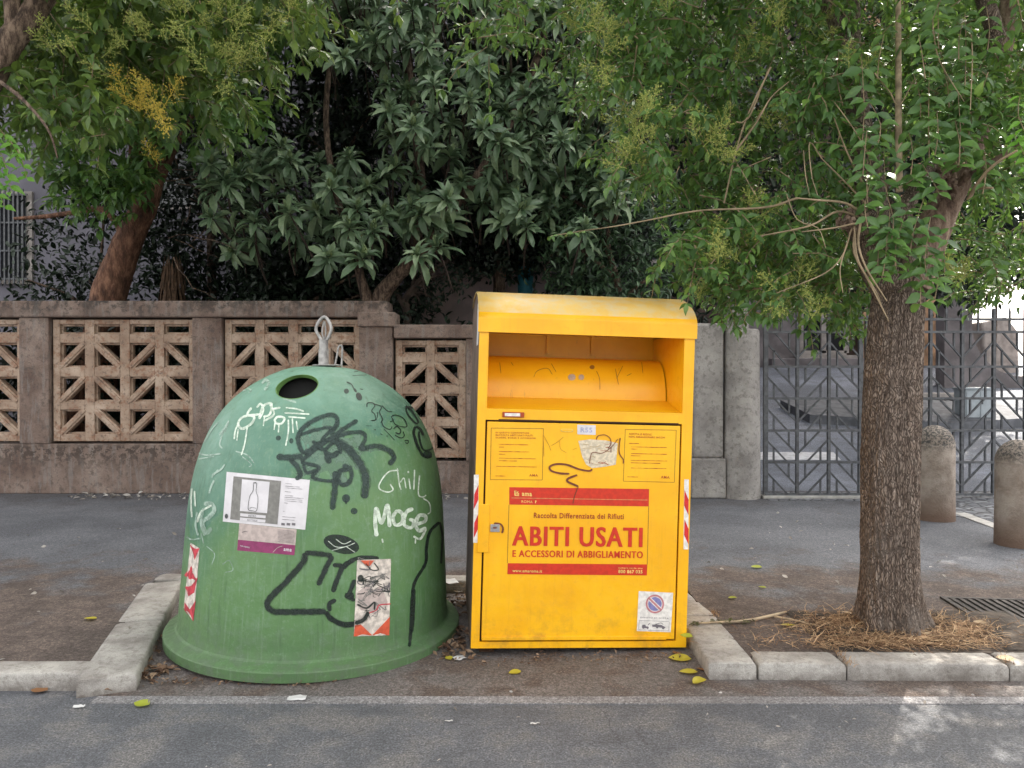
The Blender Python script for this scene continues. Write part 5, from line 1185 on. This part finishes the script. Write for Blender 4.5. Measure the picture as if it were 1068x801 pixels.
for x, y in sample([(20,-20),(290,-20),(280,60),(265,110),(240,135),(190,140),(170,150),(150,180),(60,185),(40,150),(20,140)], 100): clump(Lv, tw, V3(at(x, y, random.uniform(8.4, 10.5))), .45, 4, .20)
for x, y in sample([(70,150),(160,160),(160,190),(100,200),(60,190)], 14): clump(Lv, tw, V3(at(x, y, random.uniform(8.8, 9.6))), .36, 4, .18)
for _ in range(160): clump(Lv, tw, V3((random.uniform(-7.5, -3), random.uniform(8.8, 12.5), random.uniform(6.6, 8.5))), .6, 4, .2)
obj('crown', Lv.mesh('crown', OV_V, OV_F), L_PRIV, GT, fix=False); obj('twigs', tw, M_TWIGD, GT, fix=False)

LQ = empty('loquat_tree', (at(395, 320, 10.2).x, 10.2, .1), 'loquat tree with whorls of long ribbed leaves, filling the top centre behind the wall', 'tree')
m = MB(); limb(m, [Vector((at(400, 320, 10.2).x, 10.2, .08)), q(402, 380, 10.2), q(396, 318, 10.2), q(412, 290, 10.1), q(432, 270, 10), q(470, 220, 10), q(520, 150, 10), q(560, 60, 10), q(590, -60, 10)], [.2, .18, .13, .10, .085, .075, .06, .05, .03], 16)
limb(m, [q(388, 325, 10.2), q(376, 290, 10.1), q(370, 260, 10), q(350, 200, 10.2), q(340, 120, 10.4), q(350, 20, 10.4)], [.10, .06, .05, .045, .04, .03], 12)
limb(m, [q(432, 270), q(440, 200, 10.2), q(430, 100, 10.4), q(420, -20, 10.4)], [.07, .06, .05, .03], 12)
obj('trunk', m, M_LIMB, LQ)
Lv = Leaves(); Ly = Leaves(); tw = MB()
def rosette(c, ax, n, L, centre=True):
    ax = norm(ax); u = norm(np.cross(ax, V3((.3, .9, .2)))); v_ = np.cross(ax, u)
    for i in range(n):
        a = i*2.39996 + rng.uniform(-.2, .2); ring_ = i/n; el = 1.2 - 1.65*ring_ + rng.uniform(-.28, .28)
        d = norm((u*math.cos(a) + v_*math.sin(a))*math.cos(el) + ax*math.sin(el)); nn = norm(ax + V3((0, -.1, .35)) - d*.2 + rng.normal(size=3)*.22)
        Lv.add(c - ax*.05*ring_, d, nn, L*(.62 + .45*ring_)*rng.uniform(.65, 1.18))
    if centre and rng.random() < .75:
        for i in range(4):
            a = i*1.57; Lv.add(c, norm(ax + V3((0,0,.5)) + (u*math.cos(a) + v_*math.sin(a))*.28), norm(u*math.cos(a) + v_*math.sin(a) + V3((0,-.5,0))), L*.50, 1)
    tw.tube([c, c - ax*.25 + V3((0, .12, -.05)), c - ax*.4 + V3((0, .4, -.15))], [.009, .011, .013], 5, caps=False)
LP = [(215,165),(222,215),(214,240),(240,262),(275,268),(330,272),(352,285),(380,270),(400,240),(440,270),(470,255),(478,215),(520,245),(560,235),(590,255),(640,262),(655,210),(650,120),(640,40),(600,-20),(320,-20),(318,30),(345,60),(380,70),(400,95),(400,130),(420,165),(390,165),(330,155),(290,150)]
for x, y in sample(LP, 155, 13): rosette(V3(at(x, y, random.uniform(8.9, 9.8))), V3((random.gauss(0, .35), -.75 + random.gauss(0, .25), .55 + random.gauss(0, .3))), int(rng.integers(18, 26)), random.uniform(.26, .33))
for x, y in sample(LP, 120, 11): rosette(V3(at(x, y, random.uniform(9.8, 10.9))), V3((random.gauss(0, .4), -.5, .6)), 13, .30, False)
for x, y in sample([(240,50),(400,50),(410,150),(300,160),(240,130)], 16, 18): rosette(V3(at(x, y, random.uniform(10.8, 11.6))), V3((random.gauss(0, .5), -.4, .4)), 11, .25, False)
for _ in range(150): rosette(V3((random.uniform(-3.5, 2.0), random.uniform(8.8, 12), random.uniform(6.7, 7.8))), V3((random.gauss(0, .4), -.2, 1)), 11, .42, False)
obj('crown', Lv.mesh('crown', LQ_V, OV_F), [L_LOQ, L_LOQY], LQ, fix=False); obj('twigs', tw, M_TWIGD, LQ, fix=False)

# dark evergreen shrubs and trees massed behind
def dark_tree(name, x, y, z0, z1, rx, ry, n, size, label, cat, mat, V=OV_V, Fc=OV_F, flat_=.6, trunkr=.09, group=None):
    e = empty(name, (x, y, .1), label, cat, group); Lv = Leaves()
    m = MB(); limb(m, [(x, y, .08), (x + .1, y, z0 + .3), (x - .05, y + .1, (z0+z1)/2), (x + .1, y, z1 - .4)], [trunkr*1.3, trunkr, trunkr*.7, .02], 12)
    for k in range(7):
        a = random.random()*6.28; z = random.uniform(z0 + .2, z1 - .6); limb(m, [(x, y, z), (x + rx*.4*math.cos(a), y + ry*.4*math.sin(a), z + .3), (x + rx*.85*math.cos(a), y + ry*.85*math.sin(a), z + .5)], [.035, .025, .01], 7)
    obj('trunk', m, M_LIMB, e)
    nb = n // 14
    for _ in range(nb):
        a = random.random()*6.28; h = random.random(); env = math.sqrt(max(.1, math.sin(math.pi*min(.98, h*.93 + .07)))); r_ = random.random()**.4*env
        c = V3((x + rx*r_*math.cos(a), y + ry*r_*math.sin(a), z0 + (z1-z0)*h))
        for i in range(14):
            Lv.add(c + rng.normal(size=3)*.16, norm(rng.normal(size=3) + V3((0, -.2, -.2))), norm(V3((0, -.3, .9)) + rng.normal(size=3)*.5), size*rng.uniform(.7, 1.2))
    obj('crown', Lv.mesh('crown', V, Fc), mat, e, fix=False); return e
g_ = 'dark evergreens behind the garden wall'
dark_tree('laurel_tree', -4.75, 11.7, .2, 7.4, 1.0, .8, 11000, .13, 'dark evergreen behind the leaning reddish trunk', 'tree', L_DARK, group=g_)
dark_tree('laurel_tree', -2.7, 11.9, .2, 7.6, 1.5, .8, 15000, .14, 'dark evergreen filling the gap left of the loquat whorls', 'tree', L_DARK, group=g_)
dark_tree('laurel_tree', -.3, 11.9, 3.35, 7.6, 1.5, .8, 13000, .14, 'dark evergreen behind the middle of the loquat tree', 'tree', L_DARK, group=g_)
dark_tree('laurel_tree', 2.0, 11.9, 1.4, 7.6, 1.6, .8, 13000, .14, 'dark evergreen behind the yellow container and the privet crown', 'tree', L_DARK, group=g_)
dark_tree('laurel_tree', 6.3, 12.4, 2.9, 11.0, 3.4, 1.5, 26000, .15, 'tall dark evergreen above the gate, its trunk hidden by the street tree', 'tree', L_DARK, group=g_)  # crown carried up out of frame to shade the right pavement
dark_tree('laurel_tree', 10.9, 12.6, 2.8, 9.2, 1.7, 1.6, 9000, .16, 'added dark evergreen, unseen past the right edge, shading the drive', 'tree', L_DARK, group=g_)  # unseen tree, added to keep the sun off the courtyard
dark_tree('laurel_tree', 9.2, 14.2, 3.3, 10, 2.3, 1.0, 12000, .16, 'dark evergreen between the palazzo and the right edge, beyond the gate', 'tree', L_DARK, trunkr=.02, group=g_)
dark_tree('laurel_tree', .9, 12.6, 3.6, 8.2, 1.4, .6, 8000, .14, 'dark evergreen behind the right side of the loquat tree', 'tree', L_DARK, group=g_)
dark_tree('oleander_bush', 1.35, 9.95, 2.15, 4.6, 1.05, .5, 3800, .13, 'dark narrow-leaved bush over the wall just behind the yellow container', 'bush', L_OLE, LQ_V, OV_F, trunkr=.05)
dark_tree('creeper_bush', at(95, 270, 11).x, 11.2, .3, 4.6, 1.3, .45, 4200, .12, 'thin dark creeper in front of the pale villa wall, far left', 'bush', L_DARK, trunkr=.03)
# long clipped hedge right behind the pierced wall
hd = empty('clipped_hedge', (-1.5, 10.2, .1), 'long dark hedge close behind the pierced wall, glimpsed through its openings', 'hedge')
Lv = Leaves()
for _ in range(1500):
    c = V3((random.uniform(-7.2, 2.3), random.uniform(9.95, 10.5), random.uniform(.25, 2.15)))
    for i in range(12): Lv.add(c + rng.normal(size=3)*.13, norm(rng.normal(size=3)), norm(V3((0, -.4, .8)) + rng.normal(size=3)*.5), .12*rng.uniform(.7, 1.2))
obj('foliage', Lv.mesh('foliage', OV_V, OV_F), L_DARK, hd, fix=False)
m = MB()
for i in range(24): x = -7.1 + i*.4; m.tube([(x, 10.25, .08), (x + .05, 10.22, .9), (x - .03, 10.25, 1.9)], [.03, .02, .01], 6)
obj('stems', m, M_TWIGD, hd)
# low hedge under the trees
dark_tree('evergreen_hedge', -3.1, 11.0, .1, 3.3, 1.8, .5, 9000, .13, 'low dark hedge under the loquat behind the left wall panels', 'hedge', L_DARK, trunkr=.04)
# small tree with black twisted stems between the walls
ST = empty('twisted_shrub', (at(455, 330, 10.6).x, 10.6, .1), 'small twisted dark shrub seen over the lower wall, left of the yellow container', 'shrub')
m = MB(); q = lambda x, y, Y=10.6: at(x, y, Y)
limb(m, [Vector((q(430, 330).x, 10.6, .08)), q(425, 335), q(422, 315), q(440, 290), q(470, 270)], [.07, .06, .05, .04, .02], 10)
limb(m, [q(422, 320), q(412, 300), q(415, 280)], [.045, .035, .02], 10)
for x, y in ((445,300),(452,312),(440,318),(465,285),(435,285)): limb(m, [q(428, 308), q((428+x)/2, (308+y)/2 - 5), q(x, y)], [.03, .02, .01], 8)
obj('trunk', m, M_TWIGD, ST)
Lv = Leaves()
for x, y in ((415,325),(425,330),(440,322),(452,315),(446,302),(460,306),(468,296),(480,300),(462,286),(490,288),(505,282),(530,285),(520,275),(478,280),(420,300)):
    for _ in range(26): Lv.add(V3(q(x, y)) + rng.normal(size=3)*.09, norm(rng.normal(size=3)), norm(V3((0, -.5, .8)) + rng.normal(size=3)*.4), .085*rng.uniform(.7, 1.2))
obj('crown', Lv.mesh('crown', OV_V, OV_F), L_DARK, ST, fix=False)
# yucca-like dry palm by the trunk
PT = empty('dry_yucca', (at(180, 320, 10.5).x, 10.5, .1), 'yucca stem with hanging dead leaves beside the leaning trunk', 'plant')
m = MB(); q = lambda x, y, Y=10.5: at(x, y, Y); limb(m, [Vector((q(180, 330).x, 10.5, .08)), q(180, 320), q(182, 280)], [.07, .06, .05], 14); obj('stem', m, M_LIMB, PT)
Lv = Leaves()
for _ in range(90):
    a = random.random()*6.28; z = random.uniform(262, 305); p = V3(q(180, z)) + V3((.09*math.cos(a), .09*math.sin(a), 0)); Lv.add(p, norm(V3((math.cos(a)*.18, math.sin(a)*.18, -1)) + rng.normal(size=3)*.06), V3((math.cos(a), math.sin(a), .1)), random.uniform(.35, .6))
NV = LQ_V*V3((.28, 1, .2)); obj('dead_leaves', Lv.mesh('dead', NV, OV_F), simple('dry_leaf', (.12, .072, .045), .9, .3, 20), PT, fix=False)
# ------------------------------------------------------------------ drain, litter, dry grass
M_STRAW = NT('straw'); t = M_STRAW; g_ = t.n('ShaderNodeNewGeometry'); t.col(t.ramp(g_.outputs['Random Per Island'], [(0., (.10, .050, .028)), (.5, (.32, .19, .10)), (1., (.55, .39, .23))])); t.rough(.9); M_STRAW = t.m
m = MB()
def blade(m, p, d, L, w=.0022, bend=.3):
    d = Vector(d).normalized(); pts = [Vector(p)]; dd = d.copy()
    for i in range(4): dd = (dd + Vector((random.gauss(0, bend), random.gauss(0, bend), random.gauss(-.08, bend*.35)))).normalized(); q = pts[-1] + dd*L/4; q.z = max(q.z, PZ + .006); pts.append(q)
    s = Vector((-d.y, d.x, .3)).normalized(); vs = []
    for i, q in enumerate(pts): ww = w*(1 - .7*i/4); vs += [q - s*ww, q + s*ww]
    m.add(vs, [(2*i, 2*i+1, 2*i+3, 2*i+2) for i in range(4)])
for _ in range(5200):
    a = random.random()*6.28; r = abs(random.gauss(.36, .14)); x = 2.17 + r*math.cos(a)*1.12; y = 4.12 + r*math.sin(a)*.62
    if y < 3.86 or (x < 1.72 and y < 4.1) : 
        if random.random() < .75: continue
        if y < 3.84: continue
    z = PZ + .006 + random.random()*.035*max(0, 1 - abs(r-.3)*1.6); b = random.random()*6.28
    blade(m, (x, y, z), (math.cos(b), math.sin(b), random.uniform(-.05, .45)), random.uniform(.03, .13))
for _ in range(900):
    x = random.gauss(1.95, .28); y = random.gauss(3.93, .05); b = random.random()*6.28; blade(m, (x, max(y, 3.85), PZ + .01 + random.random()*.02), (math.cos(b), math.sin(b)*.5, random.uniform(0, .35)), random.uniform(.04, .12))
tag(obj('dry_grass', m, M_STRAW, loc=(2.15, 4.1, PZ), fix=False), 'straw-coloured dry grass matted round the foot of the tree trunk', 'grass', kind='stuff')
m = MB()  # heaped soil in the pit
nx, ny = 46, 26; vs = []
for j in range(ny):
    for i in range(nx):
        x = 1.66 + 1.36*i/(nx-1); y = 3.84 + .66*j/(ny-1); e = min(i, nx-1-i, j*1.4, (ny-1-j)*1.4)/6; vs.append((x, y, PZ + .006 + min(1, e)*(.014 + .025*noise.noise(Vector((x*5, y*5, 0))) + .01*noise.noise(Vector((x*22, y*22, 4))))))
m.add(vs, [(j*nx+i, j*nx+i+1, (j+1)*nx+i+1, (j+1)*nx+i) for j in range(ny-1) for i in range(nx-1)], 0, True)
tag(obj('heaped_earth', m, M_SOIL, fix=False), kind='structure')
# brown debris caught between bell and left kerb, and between the bins
M_DRY = leaf_mat('dry_litter', [(0., (.07, .035, .02)), (.5, (.17, .10, .06)), (1., (.33, .23, .15))], rough=.85, trans=.05)
def litter(name, spots, n, size, label, z=.008, mat=None, sx=.05, sy=.05):
    Lv = Leaves()
    for _ in range(n):
        x, y = random.choice(spots); x += random.gauss(0, sx); y += random.gauss(0, sy)
        Lv.add(V3((x, y, z + random.random()*.02)), norm(V3((random.gauss(0, 1), random.gauss(0, 1), random.gauss(0, .25)))), norm(V3((0, 0, 1)) + rng.normal(size=3)*.4), size*random.uniform(.5, 1.3))
    o = obj(name, Lv.mesh(name, OV_V, OV_F), mat or M_DRY, fix=False); tag(o, label, 'litter', kind='stuff'); return o
ks = [(-2.02 + .06*i/3, 4.05 - .11*i) for i in range(5)]
litter('leaf_litter', ks + [(-2.06, 4.2), (-1.86, 3.72), (-1.78, 3.74)], 260, .045, 'drift of brown dry leaves between the left kerb end and the green bell', sx=.04, sy=.05)
litter('leaf_litter', [(-.42, 4.2), (-.38, 4.35), (-.40, 4.6), (-.36, 4.9), (-.30, 4.25), (-.33, 4.05)], 230, .05, 'dark leaf litter heaped in the gap between the green bell and the yellow container', sx=.04, sy=.08)
litter('fine_litter', [(x*.1 - .2, 3.93 + random.uniform(-.03, .05)) for x in range(12)], 160, .022, 'crumbs of dry leaf along the bottom edge of the yellow container', sx=.05, sy=.05)
litter('fine_litter', [(-1.6, 3.62), (-1.4, 3.6), (-1.1, 3.6), (-1.8, 3.62)], 130, .02, 'thin line of straw and crumbs in front of the green bell', sx=.15, sy=.015)
M_SCR = leaf_mat('pale_scraps', [(0., (.16, .14, .12)), (.5, (.34, .31, .28)), (1., (.55, .53, .50))], rough=.8, trans=.05)
litter('pale_scraps', [(x*.25 - 5.2, 8.85) for x in range(19)], 230, .075, 'pale scraps and leaves blown along the foot of the garden wall', z=PZ + .006, mat=M_SCR, sx=.15, sy=.14)
litter('pale_scraps', [(x*.35 - 5., random.uniform(4.2, 7.5)) for x in range(12)] + [(1.4 + x*.3, random.uniform(4.6, 7.8)) for x in range(11)], 150, .04, 'small pale crumbs scattered over the pavement', z=PZ + .006, mat=M_SCR, sx=.3, sy=.6)
litter('pale_scraps', [(x*.3 - 1.8, 3.2 + random.uniform(-.4, .6)) for x in range(14)], 50, .02, 'small pale crumbs scattered over the road edge', z=.008, mat=M_SCR, sx=.3, sy=.1)
# single leaves and scraps
M_YL = leaf_mat('yellow_leaf', [(0., (.42, .36, .03)), (1., (.58, .50, .06))], rough=.5, trans=.2); M_BL = leaf_mat('brown_leaf', [(0., (.20, .09, .04)), (1., (.30, .15, .06))], rough=.7, trans=.1)
M_GL = leaf_mat('yellowgreen_leaf', [(0., (.30, .36, .03)), (1., (.42, .46, .05))], rough=.5, trans=.2); M_TL = leaf_mat('tan_leaf', [(0., (.42, .30, .18)), (1., (.5, .38, .24))], rough=.7)
def leaf(px, py, z, size, rot, mat, label, group=None, curl=1.0):
    p = gnd(px, py, z); V_ = []
    for i in range(7):
        t = i/6; w = .34*math.sin(math.pi*(t**.85))**.8 + .004
        for k in (-1, 0, 1): V_.append((w*k, t, .10*curl*abs(k)*w*3 + .22*curl*(t-.5)**2 + .01))
    fs = [(3*i+k, 3*i+k+1, 3*i+k+4, 3*i+k+3) for i in range(6) for k in (0, 1)]
    M_ = Matrix.Translation(p + Vector((0, 0, .003))) @ Matrix.Rotation(rot, 4, 'Z') @ Matrix.Rotation(random.uniform(-.2, .2), 4, 'Y') @ Matrix.Scale(size, 4) @ Matrix.Translation((0, -.5, 0))
    m = MB(); m.add([M_ @ Vector(v) for v in V_], fs, 0, True); lo = min(v[2] for v in m.v)
    m.v = [(a, b, c + (z + .002 - lo)) for a, b, c in m.v]
    o = obj('fallen_leaf', m, mat, loc=tuple(p), fix=False); tag(o, label, 'leaf', group or 'fallen leaves'); return o
leaf(709, 688, .006, .12, 1.4, M_YL, 'big yellow leaf lying beside the lower right corner of the yellow container')
leaf(718, 702, .006, .095, 1.5, M_YL, 'curled yellow leaf in front of the corner of the right kerb')
leaf(729, 713, .006, .09, 2.2, M_YL, 'pale yellow leaf standing on edge at the foot of the right kerb, nearest the road', curl=2.2)
leaf(731, 699, .006, .055, .7, M_BL, 'small orange-brown leaf against the right kerb between two yellow leaves')
leaf(716, 664, PZ + .012, .07, 1.1, M_GL, 'yellow-green leaf on the right kerb touching the yellow container')
leaf(822, 653, PZ + .006, .085, 1.4, M_YL, 'yellow leaf on the pavement left of the tree pit')
leaf(789, 592, PZ + .006, .085, 1.3, M_GL, 'yellow-green leaf on the pavement, farthest one right of the container')
leaf(795, 613, PZ + .006, .055, 1.0, M_GL, 'small yellow-green leaf on the pavement, middle one right of the container')
leaf(764, 624, PZ + .006, .06, 1.7, M_GL, 'dull olive leaf on the pavement just above the broken twig')
leaf(94, 646, PZ + .006, .08, 1.5, M_YL, 'yellow leaf on the pavement left of the green bell')
leaf(148, 735, .006, .085, 1.3, M_GL, 'yellow-green leaf on the road below the left kerb end')
leaf(101, 722, .006, .05, .4, M_GL, 'small green leaf against the foot of the left kerb')
leaf(41, 721, .006, .085, 1.5, M_BL, 'dark red-brown leaf at the foot of the left kerb')
leaf(306, 712, .006, .075, 1.4, M_GL, 'olive leaf tucked under the front rim of the green bell')
leaf(468, 687, .006, .06, .5, M_YL, 'yellow leaf by the right side of the green bell rim')
leaf(537, 702, .006, .07, 2.0, M_YL, 'yellow leaf on the bay floor in front of the yellow container')
leaf(1049, 688, PZ + .012, .09, 1.2, M_TL, 'tan leaf resting on the roadside kerb at the far right')
leaf(966, 662, PZ + .03, .07, .4, M_TL, 'tan leaf in the straw in front of the tree trunk'); leaf(1022, 650, PZ + .03, .07, 1.2, M_TL, 'tan leaf in the straw right of the tree trunk')
leaf(884, 640, PZ + .03, .07, .8, M_TL, 'pale leaf in the straw left of the tree trunk')
leaf(860, 646, PZ + .006, .045, 2.0, M_TL, 'small tan leaf at the left end of the tree pit')
leaf(705, 682, .006, .06, .2, M_BL, 'brown leaf under the lower right corner of the yellow container')
M_WP = simple('white_paper', (.62, .62, .62), .7, .06, 20)
def scrap(px, py, z, w, d, rot, label):
    p = gnd(px, py, z); m = MB(); n = 6; vs = []
    for j in range(n):
        for i in range(n): x = (i/(n-1)-.5)*w*(1 + random.uniform(-.08, .08)); y = (j/(n-1)-.5)*d*(1 + random.uniform(-.08, .08)); vs.append(Matrix.Rotation(rot, 3, 'Z') @ Vector((x, y, .004 + abs(noise.noise(Vector((x*40, y*40, px)))*.014))) + p)
    m.add(vs, [(j*n+i, j*n+i+1, (j+1)*n+i+1, (j+1)*n+i) for j in range(n-1) for i in range(n-1)], 0, True); tag(obj('paper_scrap', m, M_WP, loc=tuple(p), fix=False), label, 'litter', 'white paper scraps')
scrap(310, 729, .004, .085, .05, .1, 'white paper scrap on the road line in front of the green bell'); scrap(479, 687, .006, .06, .06, .6, 'crumpled white scrap by the right edge of the bell rim, next to a yellow leaf')
scrap(468, 753, .002, .035, .012, 0, 'small white scrap on the road, below the gap between the bins'); scrap(558, 756, .002, .04, .012, .1, 'faint white scrap on the road in front of the yellow container'); scrap(82, 738, .002, .05, .022, .2, 'grey-white scrap on the road below the left kerb')
scrap(470, 607, PZ + .012, .09, .12, .3, 'white scrap on the back kerb of the bay between bell and container'); scrap(478, 617, .01, .05, .06, .9, 'small white scrap deep in the gap between bell and container')
# broken twig
M_TWP = simple('pale_twig', (.42, .33, .22), .8, .2, 20); m = MB()
g2 = lambda x, y, z=PZ + .016: gnd(x, y, z)
m.tube([g2(728, 650), g2(745, 649), g2(770, 648), g2(786, 646), g2(805, 642), g2(820, 638)], [.004, .006, .007, .008, .009, .006], 8); m.tube([g2(808, 643), g2(825, 646), g2(842, 650), g2(856, 653)], [.007, .006, .005, .003], 8)
e = empty('broken_twig', g2(785, 646, PZ), 'forked pale twig with withered leaves on the pavement right of the yellow container', 'twig'); obj('stem', m, M_TWP, e)
Lv = Leaves()
for _ in range(34):
    p = V3(g2(random.uniform(735, 785), 648 + random.gauss(0, 1.2))); Lv.add(p, norm(V3((random.gauss(0, 1), random.gauss(0, .6), random.uniform(0, .25)))), norm(V3((0, 0, 1)) + rng.normal(size=3)*.4), .032)
for _ in range(14): p = V3(g2(random.uniform(720, 732), 650 + random.gauss(0, 1), PZ + .015)); Lv.add(p, norm(V3((random.gauss(0, 1), random.gauss(0, .6), .1))), V3((0, 0, 1)), .03)
obj('withered_leaves', Lv.mesh('wl', OV_V, OV_F), simple('withered_green', (.085, .09, .035), .8, .3, 30), e, fix=False)
M_CAST = simple('cast_iron', (.07, .062, .058), .8, .3, 30)
# drain grate set in the pavement
c = gnd(1046, 636, PZ); e = empty('drain_grate', (c.x, c.y, PZ), 'slotted iron drain grate in the pavement at the far right', 'drain cover')
Mr = Matrix.Translation(c) @ Matrix.Rotation(R(-6), 4, 'Z'); m = MB()
for a, b in (((-.27, -.22, 0), (.27, -.19, .012)), ((-.27, .19, 0), (.27, .22, .012)), ((-.27, -.189, 0), (-.24, .189, .012)), ((.24, -.189, 0), (.27, .189, .012))): m.box(a, b, 0, Mr)
obj('frame', m, M_CAST, e); m = MB()
for i in range(9): x = -.22 + i*.05; m.box((x, -.188, .001), (x + .026, .188, .010), 0, Mr)
obj('slats', m, simple('rusty_iron', (.055, .048, .045), .8, .3, 30), e); m = MB(); m.box((-.238, -.188, .0005), (.238, .188, .002), 0, Mr); obj('pit', m, M_DARK, e)
# root/weed tufts at the kerb joints
m = MB()
for _ in range(160):
    x, y = random.choice([(1.67, 3.66), (1.67, 3.78), (2.475, 3.70), (1.215, 4.42)]); b = random.random()*6.28; blade(m, (x + random.gauss(0, .012), y + random.gauss(0, .03), PZ + .008), (math.cos(b)*.4, math.sin(b)*.4, 1), random.uniform(.015, .04), .0018)
tag(obj('weed_tufts', m, M_STRAW, loc=(1.67, 3.7, PZ), fix=False), 'dry weeds growing in the kerb joints beside the tree pit', 'weeds', kind='stuff')
